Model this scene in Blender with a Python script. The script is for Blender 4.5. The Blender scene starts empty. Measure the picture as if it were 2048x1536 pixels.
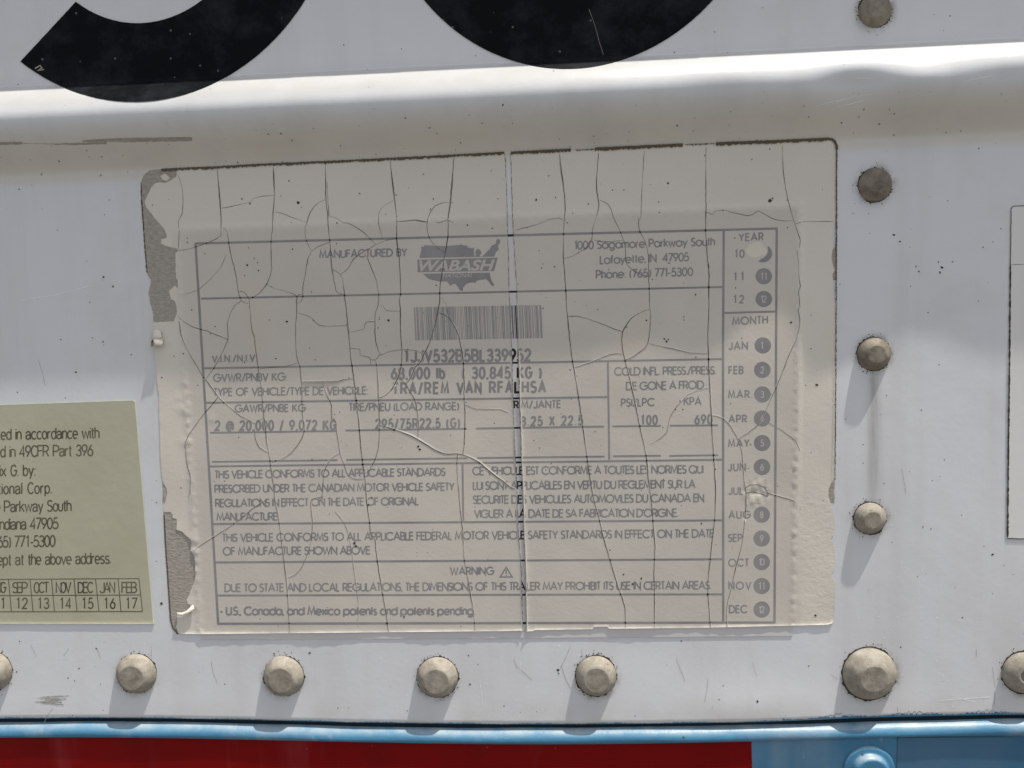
import bpy, math, random
import numpy as np
from mathutils import Matrix, Vector
from mathutils.geometry import delaunay_2d_cdt

random.seed(7); RNG = np.random.default_rng(7)
sc = bpy.context.scene
COL = sc.collection
MM = 0.001
# ------------------------------------------------------------------ camera
CAMROT = np.array([[0.9983485532, 0.0472483646, -0.0326765715],
                   [0.0284509858, 0.0874946113, 0.9957586226],
                   [0.0499069904, -0.9950438609, 0.0860058560]])   # rows: camera axes in world
CAMLOC = np.array([16.3786, -202.6678, 20.9737])                   # mm
FPX = 28.0 / 36.0 * 2048
cd = bpy.data.cameras.new('camera'); cam = bpy.data.objects.new('camera', cd); COL.objects.link(cam)
cd.sensor_width = 36.0; cd.lens = 28.0; cd.clip_start = 0.005; cd.clip_end = 50
m4 = Matrix(CAMROT.T.tolist()).to_4x4(); m4.translation = Vector((CAMLOC * MM).tolist())
cam.matrix_world = m4
sc.camera = cam
# ------------------------------------------------------------------ light
ALPHA = math.radians(5.7)       # how far the sun stands in front of the plane of the wall
LEAN = math.radians(18)
SUN = np.array([math.sin(LEAN) * math.cos(ALPHA), -math.sin(ALPHA), math.cos(LEAN) * math.cos(ALPHA)])
ld = bpy.data.lights.new('sun', 'SUN'); ld.energy = 4.1; ld.angle = math.radians(0.7); ld.color = (1.0, 0.96, 0.89)
lo = bpy.data.objects.new('sun', ld); COL.objects.link(lo)
lo.rotation_euler = Vector(SUN.tolist()).to_track_quat('Z', 'Y').to_euler(); lo.location = (0.1, -0.3, 1.0)
w = bpy.data.worlds.new('World'); sc.world = w; w.use_nodes = True
nt = w.node_tree; bg = nt.nodes['Background']
sky = nt.nodes.new('ShaderNodeTexSky'); sky.sky_type = 'NISHITA'; sky.sun_disc = False
sky.sun_elevation = math.asin(SUN[2]); sky.sun_rotation = math.atan2(SUN[0], SUN[1])
sky.air_density = 1.0; sky.dust_density = 2.5; sky.ozone_density = 1.0
hsv = nt.nodes.new('ShaderNodeHueSaturation'); hsv.inputs['Saturation'].default_value = 0.45
nt.links.new(sky.outputs[0], hsv.inputs['Color'])
tc = nt.nodes.new('ShaderNodeTexCoord'); sx = nt.nodes.new('ShaderNodeSeparateXYZ')
nt.links.new(tc.outputs['Generated'], sx.inputs[0])
mr = nt.nodes.new('ShaderNodeMapRange'); mr.inputs['From Min'].default_value = -0.03; mr.inputs['From Max'].default_value = 0.02
nt.links.new(sx.outputs['Z'], mr.inputs['Value'])
mx = nt.nodes.new('ShaderNodeMix'); mx.data_type = 'RGBA'
mx.inputs[6].default_value = (1.8, 1.66, 1.5, 1)     # the sunlit yard below the horizon
nt.links.new(mr.outputs[0], mx.inputs[0]); nt.links.new(hsv.outputs[0], mx.inputs[7])
nt.links.new(mx.outputs[2], bg.inputs['Color']); bg.inputs['Strength'].default_value = 0.132
vs = sc.view_settings; vs.view_transform = 'Standard'; vs.look = 'None'; vs.exposure = 0.40; vs.gamma = 1.0
vs.use_curve_mapping = False
sc.cycles.max_bounces = 6; sc.cycles.transparent_max_bounces = 12; sc.cycles.use_denoising = True

# ------------------------------------------------------------------ surface of the trailer wall
def sstep(x, a, b):
    t = np.clip((x - a) / (b - a), 0, 1); return t * t * (3 - 2 * t)
def plane(px, py, off=0.0):
    """the points of the plane `off` mm in front of the wall that the photograph shows at pixels px, py"""
    px = np.asarray(px, float); py = np.asarray(py, float)
    d = np.stack([(px - 1024) / FPX, -(py - 768) / FPX, -np.ones_like(px)], -1) @ CAMROT
    s = (-off - CAMLOC[1]) / d[..., 1]
    return CAMLOC[0] + s * d[..., 0], CAMLOC[2] + s * d[..., 2]
RIVETS = [(1750, 22, 33, 1), (1750, 370, 34, 1), (1747.5, 708, 34, 1), (1739.5, 1036.5, 32.5, 1), (1738, 1347, 54, 3),
          (273.5, 1347, 39.5, 2), (568, 1352, 40, 2), (875, 1354, 41, 2), (1192, 1351.5, 41, 2), (-13, 1342, 38, 2), (2046, 1345, 43, 4)]
RUV = [tuple(float(q) for q in plane(a, b)) for a, b, r, k in RIVETS]
SEAMPX = [(-420, 1434), (0, 1432), (400, 1434), (800, 1440), (1100, 1443), (1350, 1441.5), (1600, 1435), (1760, 1427.5), (2048, 1425), (2450, 1428)]
sxs, szs = plane([p[0] for p in SEAMPX], [p[1] for p in SEAMPX])
SEAM_C = np.polyfit(sxs, szs, 6)
def seam(u): return np.polyval(SEAM_C, np.clip(u, sxs[0], sxs[-1]))
RIB_TOP = float(plane(1024, 126)[1]); RIB_LEN = 22.0; RIB_H = 7.1; RIB_PITCH = 60.0
D1 = plane(1690, 180); D2 = plane(1880, 195); D3 = plane(1440, 190)
BUL = plane(1500, 1415); BUL2 = plane(1290, 1300)
def BQ(v): return 0.00016 * np.clip(15.0 - np.asarray(v, float), 0, 120) ** 2     # the foot of the sheet is pushed out a little
def H(u, v):
    """how far the sheet stands out (mm)"""
    u = np.asarray(u, float); v = np.asarray(v, float)
    wav = 0.35 * np.sin(u * 0.019 + 0.6) + 0.2 * np.sin(u * 0.053 + 2)
    top = RIB_TOP + 0.02 * 0
    hh = np.zeros_like(u)
    for k in (0, 1, 2):
        base = top + k * RIB_PITCH
        s = np.clip((base - v) / RIB_LEN, 0, 1)
        f = np.sin(np.pi * s ** 0.80) ** 1.3
        amp = RIB_H * (1 if k == 0 else 1.03)
        if k == 0:
            dent = 0.26 * np.exp(-((u - D1[0]) / 9) ** 2) - 0.10 * np.exp(-((u - D1[0] - 15) / 7) ** 2) + 0.14 * np.exp(-((u - D2[0] - 14) / 13) ** 2) + 0.07 * np.exp(-((u - D3[0]) / 12) ** 2)
            amp = amp * (1 - dent * sstep(s, 0.2, 0.5)) + 0.12 * wav
        hh = hh + amp * f
    fl = 0.16 * np.sin(u * 0.046 + v * 0.021 + 1.0) * np.sin(v * 0.043 - u * 0.012 + 0.4) + 0.07 * np.sin(u * 0.11 - 0.7) * np.sin(v * 0.083 + 1.1)
    fl = fl + BQ(v)
    low = 1 - sstep(v, RIB_TOP - 40, RIB_TOP - 18)
    for (a, b), rv in zip(RUV, RIVETS):
        fl = fl - (0.16 if rv[3] != 3 else 0.3) * np.exp(-((u - a) ** 2 + (v - b) ** 2) / 9.0 ** 2)
    fl = fl + 0.45 * np.exp(-((u - BUL[0]) / 17) ** 2 - ((v - BUL[1]) / 7) ** 2) - 0.12 * np.exp(-((u - BUL2[0]) / 12) ** 2 - ((v - BUL2[1]) / 6) ** 2)
    return hh + fl * low
def P(px, py, off=0.0):
    """points on the sheet (raised by off mm) that the photograph shows at pixels px, py -> Nx3 in metres"""
    px = np.atleast_1d(np.asarray(px, float)); py = np.atleast_1d(np.asarray(py, float))
    off = np.broadcast_to(np.asarray(off, float), px.shape)
    d = np.stack([(px - 1024) / FPX, -(py - 768) / FPX, -np.ones_like(px)], -1) @ CAMROT
    o = off.copy()
    for _ in range(12):
        s = (-o - CAMLOC[1]) / d[:, 1]
        u = CAMLOC[0] + s * d[:, 0]; v = CAMLOC[2] + s * d[:, 2]
        o = 0.3 * o + 0.7 * (H(u, v) + off)
    return np.stack([u, -o, v], -1) * MM

# ------------------------------------------------------------------ materials
def hexc(c): return (c[0], c[1], c[2], 1)
class NT:
    def __init__(s, name, rough=0.5, spec=0.4):
        s.m = bpy.data.materials.new(name); s.m.use_nodes = True; s.t = s.m.node_tree
        s.b = s.t.nodes['Principled BSDF']; s.b.inputs['Roughness'].default_value = rough; s.b.inputs['Specular IOR Level'].default_value = spec
        s.pos = s.t.nodes.new('ShaderNodeNewGeometry').outputs['Position']
    def ln(s, a, b): s.t.links.new(a, b)
    def noise(s, scale, detail=4, rough=0.55, vec=None, stretch=None):
        n = s.t.nodes.new('ShaderNodeTexNoise'); n.inputs['Scale'].default_value = scale; n.inputs['Detail'].default_value = detail; n.inputs['Roughness'].default_value = rough
        v = vec or s.pos
        if stretch:
            mp = s.t.nodes.new('ShaderNodeMapping'); mp.inputs['Scale'].default_value = stretch; s.ln(v, mp.inputs[0]); v = mp.outputs[0]
        s.ln(v, n.inputs['Vector']); return n.outputs['Fac']
    def rng(s, x, a, b, c=0.0, d=1.0, smooth=False):
        n = s.t.nodes.new('ShaderNodeMapRange'); n.inputs[1].default_value = a; n.inputs[2].default_value = b; n.inputs[3].default_value = c; n.inputs[4].default_value = d
        if smooth: n.interpolation_type = 'SMOOTHSTEP'
        s.ln(x, n.inputs[0]); return n.outputs[0]
    def math(s, op, a, b=None):
        n = s.t.nodes.new('ShaderNodeMath'); n.operation = op
        for i, q in enumerate((a, b)):
            if q is None: continue
            if isinstance(q, (int, float)): n.inputs[i].default_value = q
            else: s.ln(q, n.inputs[i])
        return n.outputs[0]
    def mix(s, f, a, b):
        n = s.t.nodes.new('ShaderNodeMix'); n.data_type = 'RGBA'
        for i, q in ((0, f), (6, a), (7, b)):
            if isinstance(q, tuple): n.inputs[i].default_value = hexc(q)
            elif isinstance(q, (int, float)): n.inputs[i].default_value = q
            else: s.ln(q, n.inputs[i])
        return n.outputs[2]
    def xyz(s):
        n = s.t.nodes.new('ShaderNodeSeparateXYZ'); s.ln(s.pos, n.inputs[0]); return n.outputs
    def specks(s, scale, size, keep):
        v = s.t.nodes.new('ShaderNodeTexVoronoi'); v.inputs['Scale'].default_value = scale; s.ln(s.pos, v.inputs['Vector'])
        sp = s.t.nodes.new('ShaderNodeSeparateColor'); s.ln(v.outputs['Color'], sp.inputs[0])
        k = s.rng(sp.outputs[0], keep, keep + 0.01)
        sz = s.rng(sp.outputs[1], 0, 1, size * 0.35, size)
        d = s.math('SUBTRACT', sz, v.outputs['Distance'])
        return s.math('MULTIPLY', s.rng(d, 0, size * 0.25), k)
    def color(s, c): s.ln(c, s.b.inputs['Base Color']) if not isinstance(c, tuple) else setattr(s.b.inputs['Base Color'], 'default_value', hexc(c))
    def bump(s, h, dist, strength=1.0, prev=None):
        n = s.t.nodes.new('ShaderNodeBump'); n.inputs['Distance'].default_value = dist; n.inputs['Strength'].default_value = strength
        s.ln(h, n.inputs['Height'])
        if prev is not None: s.ln(prev, n.inputs['Normal'])
        return n.outputs[0]
    def normal(s, n): s.ln(n, s.b.inputs['Normal'])
M = {}
# white paint
n = NT('white_paint', 0.38, 0.35); X = n.xyz()
zt, zb = (RIB_TOP - 9.5) * MM, (RIB_TOP - 24.5) * MM
dust = n.math('MULTIPLY', n.rng(X[2], zt, zt - 0.008, 0, 1, True), n.rng(X[2], zb - 0.0015, zb + 0.0015, 0, 1, True))
dust = n.math('MULTIPLY', dust, n.rng(n.noise(60, 4, 0.6, stretch=(0.5, 1, 1)), 0.25, 0.7, 0.65, 1.0))
c = n.mix(n.noise(35, 5, 0.6), (0.63, 0.635, 0.645), (0.675, 0.68, 0.685))
c = n.mix(n.math('MULTIPLY', dust, 0.85), c, (0.62, 0.565, 0.47))
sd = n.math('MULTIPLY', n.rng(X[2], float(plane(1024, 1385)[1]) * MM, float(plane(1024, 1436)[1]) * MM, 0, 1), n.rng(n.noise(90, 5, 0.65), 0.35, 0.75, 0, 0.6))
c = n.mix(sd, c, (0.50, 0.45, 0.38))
st = n.noise(55, 5, 0.65, stretch=(1, 1, 0.07)); c = n.mix(n.rng(st, 0.48, 0.75, 0, 0.34), c, (0.46, 0.44, 0.41)); c = n.mix(n.rng(n.noise(28, 5, 0.7), 0.52, 0.75, 0, 0.30), c, (0.50, 0.475, 0.43))
gn = n.t.nodes.new('ShaderNodeNewGeometry'); sn = n.t.nodes.new('ShaderNodeSeparateXYZ'); n.ln(gn.outputs['Normal'], sn.inputs[0])
c = n.mix(n.math('MULTIPLY', n.rng(sn.outputs[2], 0.15, 0.6, 0, 1, True), n.rng(n.noise(140, 5, 0.65), 0.25, 0.7, 0.75, 1.0)), c, (0.475, 0.465, 0.445))  # dust on upward faces, darkened to hold back the sun's highlight
# brown grime washed round every rivet
stain = None
for (a, b), rv in zip(RUV, RIVETS):
    vd = n.t.nodes.new('ShaderNodeVectorMath'); vd.operation = 'DISTANCE'; n.ln(n.pos, vd.inputs[0]); vd.inputs[1].default_value = (a * MM, -float(H(a, b)) * MM, b * MM)
    rr = rv[2] * 0.128 * MM; q = n.rng(vd.outputs['Value'], rr * 0.98, rr + 0.0021, 1, 0)
    stain = q if stain is None else n.math('MAXIMUM', stain, q)
stain = n.math('MULTIPLY', n.math('MULTIPLY', stain, stain), n.rng(n.noise(330, 5, 0.7), 0.38, 0.68, 0.05, 0.9))
c = n.mix(stain, c, (0.22, 0.185, 0.14))
# grey drip below the third rivet of the right-hand column
ux, uz = plane(1747, 860)
dx = n.math('SUBTRACT', X[0], float(ux) * MM); dx = n.math('ADD', dx, n.math('MULTIPLY', n.math('SUBTRACT', X[2], float(uz) * MM), 0.0))
g = n.math('POWER', 2.718, n.math('MULTIPLY', n.math('MULTIPLY', dx, dx), -1.0 / (0.0016 ** 2)))
zz1 = float(plane(1747, 742)[1]) * MM; zz2 = float(plane(1747, 1030)[1]) * MM
g = n.math('MULTIPLY', g, n.rng(X[2], zz2 - 0.004, zz2 + 0.012)); g = n.math('MULTIPLY', g, n.rng(X[2], zz1 + 0.001, zz1 - 0.002))
g = n.math('MULTIPLY', g, n.rng(n.noise(260, 4, 0.6, stretch=(1.6, 1, 0.12)), 0.3, 0.7, 0.2, 0.78))
c = n.mix(g, c, (0.24, 0.21, 0.18))
sp = n.math('MAXIMUM', n.specks(260, 0.09, 0.86), n.specks(700, 0.16, 0.90))
spd = n.math('MULTIPLY', n.specks(700, 0.24, 0.72), n.math('MULTIPLY', dust, 0.8))
c = n.mix(n.math('MULTIPLY', n.math('MAXIMUM', sp, spd), 0.85), c, (0.07, 0.055, 0.045))
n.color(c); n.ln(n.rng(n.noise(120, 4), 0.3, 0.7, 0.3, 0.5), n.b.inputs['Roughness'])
n.normal(n.bump(n.noise(900, 3, 0.5), 0.00003, 0.5, n.bump(n.noise(110, 3, 0.5), 0.00012, 0.6)))
M['white'] = n.m
# rail inside the seam: shade of the gap put into a dark colour
n = NT('seam_shade', 0.9, 0.1); n.color((0.018, 0.035, 0.048)); M['gap'] = n.m
# black vinyl
n = NT('black_vinyl', 0.55, 0.05)
c = n.mix(n.rng(n.noise(75, 7, 0.72), 0.46, 0.80), (0.0045, 0.005, 0.006), (0.028, 0.030, 0.034))
c = n.mix(n.math('MULTIPLY', n.specks(420, 0.14, 0.6), 0.5), c, (0.2, 0.2, 0.2))
n.color(c); n.normal(n.bump(n.noise(700, 4, 0.6), 0.00005, 0.6)); M['vinyl'] = n.m
# label film
n = NT('yellowed_film', 0.42, 0.35); X = n.xyz()
c = n.mix(n.rng(n.noise(22, 5, 0.6), 0.3, 0.7), (0.625, 0.577, 0.497), (0.67, 0.617, 0.535))
bx0, bx1 = float(plane(385, 850)[0]) * MM, float(plane(1594, 850)[0]) * MM; bz0, bz1 = float(plane(1000, 1262)[1]) * MM, float(plane(1000, 442)[1]) * MM
box = n.math('MULTIPLY', n.math('MULTIPLY', n.rng(X[0], bx0 - .003, bx0 + .001, 0, 1, True), n.rng(X[0], bx1 - .0005, bx1 + .0012, 1, 0, True)), n.rng(X[2], bz1 - .001, bz1 + .002, 1, 0, True))
c2 = n.mix(n.rng(n.noise(25, 5, 0.62), 0.3, 0.7), (0.525, 0.482, 0.42), (0.585, 0.538, 0.468))
c = n.mix(box, c, c2)
c = n.mix(n.rng(n.noise(45, 3, 0.5, stretch=(1, 1, 0.6)), 0.60, 0.8, 0, 0.4), c, (0.60, 0.505, 0.39))
c = n.mix(n.rng(n.noise(30, 4, 0.6, stretch=(1, 1, 0.1)), 0.55, 0.75, 0, 0.3), c, (0.66, 0.615, 0.54))
sp = n.math('MAXIMUM', n.specks(330, 0.09, 0.82), n.specks(700, 0.16, 0.90))
c = n.mix(n.math('MULTIPLY', sp, 0.85), c, (0.06, 0.045, 0.035))
n.color(c)
xl = n.rng(X[0], float(plane(1590, 1100)[0]) * MM, float(plane(1615, 1100)[0]) * MM, 0, 1, True)
xz = n.rng(X[2], float(plane(1600, 930)[1]) * MM, float(plane(1600, 1040)[1]) * MM, 0, 1, True)
am = n.math('ADD', n.math('MULTIPLY', n.math('MULTIPLY', xl, xz), 0.17), 0.08)
peel = n.math('MULTIPLY', n.noise(560, 3, 0.6, stretch=(1.0, 1, 1.5)), am)
n.normal(n.bump(n.noise(1700, 2, 0.5), 0.00003, 0.8, n.bump(peel, 0.00042, 0.8)))
M['film'] = n.m
# base sheet, ink
n = NT('label_paper', 0.5, 0.3)
n.color(n.mix(n.noise(60, 4), (0.56, 0.535, 0.525), (0.61, 0.585, 0.575))); M['paper'] = n.m
n = NT('faded_print', 0.5, 0.25); n.color(n.mix(n.rng(n.noise(55, 5, 0.65), 0.3, 0.7), (0.205, 0.20, 0.205), (0.315, 0.30, 0.29))); M['faded'] = n.m
n = NT('knocked_out_print', 0.5, 0.25); n.color((0.50, 0.46, 0.41)); M['knock'] = n.m
n = NT('printing_ink', 0.55, 0.25); n.color((0.018, 0.018, 0.022)); M['ink'] = n.m
n = NT('split_shade_grey', 0.8, 0.2); n.color((0.55, 0.535, 0.53)); M['splitshade'] = n.m  # shade between the film edges put into a greyer colour
n = NT('crack_dirt', 0.9, 0.1); n.color(n.mix(n.rng(n.noise(300, 3), 0.35, 0.65), (0.09, 0.078, 0.062), (0.27, 0.245, 0.205))); M['crack'] = n.m
n = NT('black_crack_dirt', 0.9, 0.1); n.color(n.mix(n.rng(n.noise(300, 3), 0.35, 0.65), (0.04, 0.035, 0.03), (0.17, 0.152, 0.125))); M['crack_black'] = n.m
n = NT('wide_crack_dirt', 0.9, 0.1); n.color(n.mix(n.rng(n.noise(300, 3), 0.35, 0.65), (0.12, 0.11, 0.095), (0.24, 0.22, 0.19))); M['crack_wide'] = n.m
n = NT('edge_dirt', 0.95, 0.1); n.color(n.mix(n.noise(900, 4, 0.7), (0.07, 0.055, 0.035), (0.17, 0.14, 0.10))); n.normal(n.bump(n.noise(1500, 3), 0.0002, 0.8)); M['edge'] = n.m
n = NT('adhesive_residue', 0.8, 0.25)
fib = n.noise(1700, 4, 0.65, stretch=(0.5, 1, 1.0))
n.color(n.mix(n.rng(fib, 0.3, 0.7), (0.28, 0.255, 0.215), (0.43, 0.39, 0.335))); n.normal(n.bump(fib, 0.00018, 0.8)); M['residue'] = n.m
# rivets, weathered and dusty: shade and sun put into two tones
n = NT('shaded_weathered_aluminium', 0.6, 0.25)
c = n.mix(n.rng(n.noise(240, 6, 0.65), 0.3, 0.7), (0.12, 0.10, 0.07), (0.34, 0.30, 0.24))
c = n.mix(n.rng(n.noise(130, 4, 0.6), 0.5, 0.75, 0, 0.7), c, (0.20, 0.175, 0.14))
c = n.mix(n.math('MULTIPLY', n.specks(900, 0.2, 0.7), 0.7), c, (0.06, 0.05, 0.04))
n.color(c); n.b.inputs['Metallic'].default_value = 0.15
n.normal(n.bump(n.noise(900, 4, 0.6), 0.00012, 0.7)); M['rivet'] = n.m
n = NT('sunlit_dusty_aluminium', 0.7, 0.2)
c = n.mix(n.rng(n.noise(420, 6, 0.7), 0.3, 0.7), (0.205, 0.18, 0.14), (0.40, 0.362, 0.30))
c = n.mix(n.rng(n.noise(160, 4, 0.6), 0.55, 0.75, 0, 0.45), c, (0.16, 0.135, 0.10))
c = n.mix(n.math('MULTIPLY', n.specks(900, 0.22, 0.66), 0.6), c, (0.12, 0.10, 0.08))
n.color(c); n.normal(n.bump(n.noise(900, 4, 0.6), 0.00012, 0.7)); M['rivet_dusty_sunlit'] = n.m
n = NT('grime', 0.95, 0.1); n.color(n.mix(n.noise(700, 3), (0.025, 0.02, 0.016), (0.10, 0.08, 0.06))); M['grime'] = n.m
# blue
n = NT('blue_paint', 0.42, 0.4); X = n.xyz()
c = n.mix(n.rng(n.noise(70, 5, 0.6), 0.3, 0.7), (0.048, 0.178, 0.30), (0.064, 0.215, 0.345))
c = n.mix(n.rng(n.noise(160, 6, 0.7), 0.62, 0.72, 0, 0.6), c, (0.34, 0.36, 0.35))
gn = n.t.nodes.new('ShaderNodeNewGeometry'); sn = n.t.nodes.new('ShaderNodeSeparateXYZ'); n.ln(gn.outputs['Normal'], sn.inputs[0])
c = n.mix(n.math('MULTIPLY', n.rng(sn.outputs[2], 0.35, 0.9), n.rng(n.noise(150, 5, 0.65), 0.3, 0.65, 0.15, 0.75)), c, (0.40, 0.43, 0.42))
c = n.mix(n.rng(n.noise(75, 3, 0.5, stretch=(1, 1, 0.1)), 0.55, 0.7, 0, 0.30), c, (0.36, 0.40, 0.44))
c = n.mix(n.math('MULTIPLY', n.specks(330, 0.13, 0.7), 0.8), c, (0.05, 0.05, 0.05))
n.color(c); n.normal(n.bump(n.noise(420, 4, 0.6), 0.00016, 0.8)); M['blue'] = n.m
n = NT('dark_blue_tape', 0.4, 0.4)
n.color(n.mix(n.rng(n.noise(50, 3, 0.5, stretch=(1, 1, 0.1)), 0.5, 0.7, 0, 0.5), (0.034, 0.125, 0.22), (0.085, 0.165, 0.245))); M['bluetape'] = n.m
n = NT('red_reflective', 0.35, 0.12)
c = n.mix(n.rng(n.noise(80, 4, 0.6, stretch=(1, 1, 0.12)), 0.56, 0.72, 0, 0.45), (0.19, 0.0014, 0.0019), (0.25, 0.042, 0.05))
c = n.mix(n.rng(n.noise(60, 5, 0.65, stretch=(1, 1, 0.2)), 0.45, 0.75, 0, 0.6), c, (0.11, 0.002, 0.003))
c = n.mix(n.math('MULTIPLY', n.specks(330, 0.10, 0.75), 0.6), c, (0.4, 0.25, 0.22))
n.color(c); M['red'] = n.m
# stickers
n = NT('olive_sticker', 0.45, 0.4); X = n.xyz()
n.color(n.mix(n.rng(n.noise(30, 4, 0.6), 0.3, 0.7), (0.41, 0.39, 0.28), (0.475, 0.455, 0.335)))
n.normal(n.bump(n.noise(420, 3, 0.5), 0.00006, 0.8, n.bump(n.noise(60, 2), 0.0002, 0.5))); M['olive'] = n.m
n = NT('olive_ink', 0.5, 0.3); n.color(n.mix(n.rng(n.noise(120, 4), 0.35, 0.65), (0.075, 0.065, 0.04), (0.16, 0.14, 0.085))); M['olive_ink'] = n.m
n = NT('blank_sticker', 0.45, 0.35); n.color(n.mix(n.noise(40, 4), (0.66, 0.645, 0.61), (0.72, 0.70, 0.665))); n.normal(n.bump(n.noise(500, 3), 0.00004, 0.6)); M['blank'] = n.m
n = NT('pale_edge', 0.5, 0.3); n.color((0.70, 0.68, 0.55)); M['pale'] = n.m
n = NT('pale_scratch', 0.5, 0.3); n.color((0.88, 0.88, 0.88)); M['scratch'] = n.m

# ------------------------------------------------------------------ mesh helpers
def obj(name, verts, faces, mat, parent=None, smooth=False, label=None):
    me = bpy.data.meshes.new(name); me.from_pydata([tuple(v) for v in np.asarray(verts).tolist()], [], [tuple(f) for f in faces]); me.update()
    mats = mat if isinstance(mat, list) else [mat]
    for q in mats: me.materials.append(M[q])
    if smooth: me.polygons.foreach_set('use_smooth', [True] * len(me.polygons))
    o = bpy.data.objects.new(name, me); COL.objects.link(o)
    if parent is not None: o.parent = parent
    if label: o['label'] = label
    return o
def thing(name, label, cat, group=None):
    o = bpy.data.objects.new(name, None); COL.objects.link(o); o.empty_display_size = 0.01
    o['label'] = label; o['category'] = cat
    if group: o['group'] = group
    return o
def inside(poly, pts):
    poly = np.asarray(poly, float); x, y = pts[:, 0], pts[:, 1]; r = np.zeros(len(pts), bool)
    x0, y0 = poly[-1]
    for x1, y1 in poly:
        if y0 != y1:
            c_ = ((y0 > y) != (y1 > y)) & (x < (x1 - x0) * (y - y0) / (y1 - y0) + x0); r ^= c_
        x0, y0 = x1, y1
    return r
def dens(pts, step, jit=0.0, closed=False):
    """points every `step` pixels along a polyline, roughened by jit pixels"""
    pts = [tuple(map(float, p)) for p in pts]; out = []
    seq = pts + ([pts[0]] if closed else [])
    for a, b in zip(seq, seq[1:]):
        L = math.hypot(b[0] - a[0], b[1] - a[1]); k = max(1, int(round(L / step)))
        for i in range(k):
            t = i / k; out.append((a[0] + (b[0] - a[0]) * t + (random.uniform(-jit, jit) if i else 0), a[1] + (b[1] - a[1]) * t + (random.uniform(-jit, jit) if i else 0)))
    if not closed: out.append(seq[-1])
    return out
def sheet(name, poly, off, mat, parent, spacing=14, skirt=True, extra=None, label=None, low=0.0, surf=P):
    """a thin sheet stuck to the wall: outline in pixels of the photograph, real thickness"""
    n_ = len(poly); xs = [p[0] for p in poly]; ys = [p[1] for p in poly]
    gx, gy = np.meshgrid(np.arange(min(xs) + spacing / 2, max(xs), spacing), np.arange(min(ys) + spacing / 2, max(ys), spacing))
    pts = np.stack([gx.ravel(), gy.ravel()], -1); pts += RNG.uniform(-.22, .22, pts.shape) * spacing
    pts = pts[inside(poly, pts)]
    if extra is not None and len(extra):
        e = np.asarray(extra, float); pts = np.concatenate([pts, e[inside(poly, e)]])
    allp = [Vector(p) for p in poly] + [Vector(p) for p in pts.tolist()]
    V, E_, F, ov, oe, of = delaunay_2d_cdt(allp, [(i, (i + 1) % n_) for i in range(n_)], [], 1, 1e-5)
    V = np.array([tuple(q) for q in V]); F = [tuple(f) for f in F]
    offs = off(V[:, 0], V[:, 1]) if callable(off) else off
    co = surf(V[:, 0], V[:, 1], offs)
    if skirt:
        cnt = {}
        for f in F:
            for a, b in zip(f, f[1:] + f[:1]): cnt[(a, b)] = 1
        be = [(a, b) for (a, b) in cnt if (b, a) not in cnt]
        bv = sorted({a for e in be for a in e}); nb = len(bv); tp_ = {a: len(V) + i for i, a in enumerate(bv)}; idx = {a: len(V) + nb + i for i, a in enumerate(bv)}
        lo_ = surf(V[bv, 0], V[bv, 1], low - 0.02)
        # keep the foot straight below the edge
        lo_[:, 0] = co[bv, 0]; lo_[:, 2] = co[bv, 2]
        co = np.concatenate([co, co[bv], lo_]); F = F + [(tp_[b], tp_[a], idx[a], idx[b]) for a, b in be]
    # outward = -Y
    a, b, c_ = (co[F[0][i]] for i in range(3))
    if np.cross(b - a, c_ - a)[1] > 0: F = [f[::-1] for f in F]
    o = obj(name, co, F, mat, parent, smooth=False, label=label)
    nf = len(F); k = nf - (len(be) if skirt else 0)
    o.data.polygons.foreach_set('use_smooth', [i < k for i in range(nf)])
    return o
def ribbons(lines, widths, off, surf=P, dz=0.0015, closed=False):
    """flat strokes; returns verts, faces (stroke k is raised by a hair so strokes never share a plane)"""
    V, F = [], []
    for k, (ln_, w_) in enumerate(zip(lines, widths)):
        p = np.asarray(ln_, float)
        if len(p) < 2: continue
        keep = [0] + [i for i in range(1, len(p)) if np.hypot(*(p[i] - p[i - 1])) > 1e-3]; p = p[keep]
        if len(p) < 2: continue
        cl = np.hypot(*(p[0] - p[-1])) < 1e-3
        d = np.diff(p, axis=0); d /= np.linalg.norm(d, axis=1)[:, None]
        nn = np.stack([-d[:, 1], d[:, 0]], -1)
        if cl: vn = np.concatenate([[nn[-1] + nn[0]], nn[:-1] + nn[1:], [nn[-1] + nn[0]]])
        else: vn = np.concatenate([nn[:1] * 1, nn[:-1] + nn[1:], nn[-1:] * 1])
        L = np.linalg.norm(vn, axis=1)[:, None]; vn = vn / np.maximum(L, 1e-6)
        # mitre
        ref = np.concatenate([nn[:1], nn])
        vn = vn / np.maximum(np.abs((vn * ref).sum(1))[:, None], 0.45)
        ww = np.broadcast_to(np.asarray(w_, float), (len(p),))[:, None] / 2
        a, b = p + vn * ww, p - vn * ww
        i0 = len(V) and sum(len(q) for q in V)
        V.append(np.concatenate([a, b])); n_ = len(p)
        off_k = (off(np.r_[a[:, 0], b[:, 0]], np.r_[a[:, 1], b[:, 1]]) if callable(off) else off) + dz * (k % 7)
        V[-1] = surf(V[-1][:, 0], V[-1][:, 1], off_k)
        for i in range(n_ - 1): F.append((i0 + i, i0 + i + 1, i0 + n_ + i + 1, i0 + n_ + i))
    V = np.concatenate(V)
    a, b, c_ = (V[F[0][i]] for i in range(3))
    if np.cross(b - a, c_ - a)[1] > 0: F = [f[::-1] for f in F]
    return V, F
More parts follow.
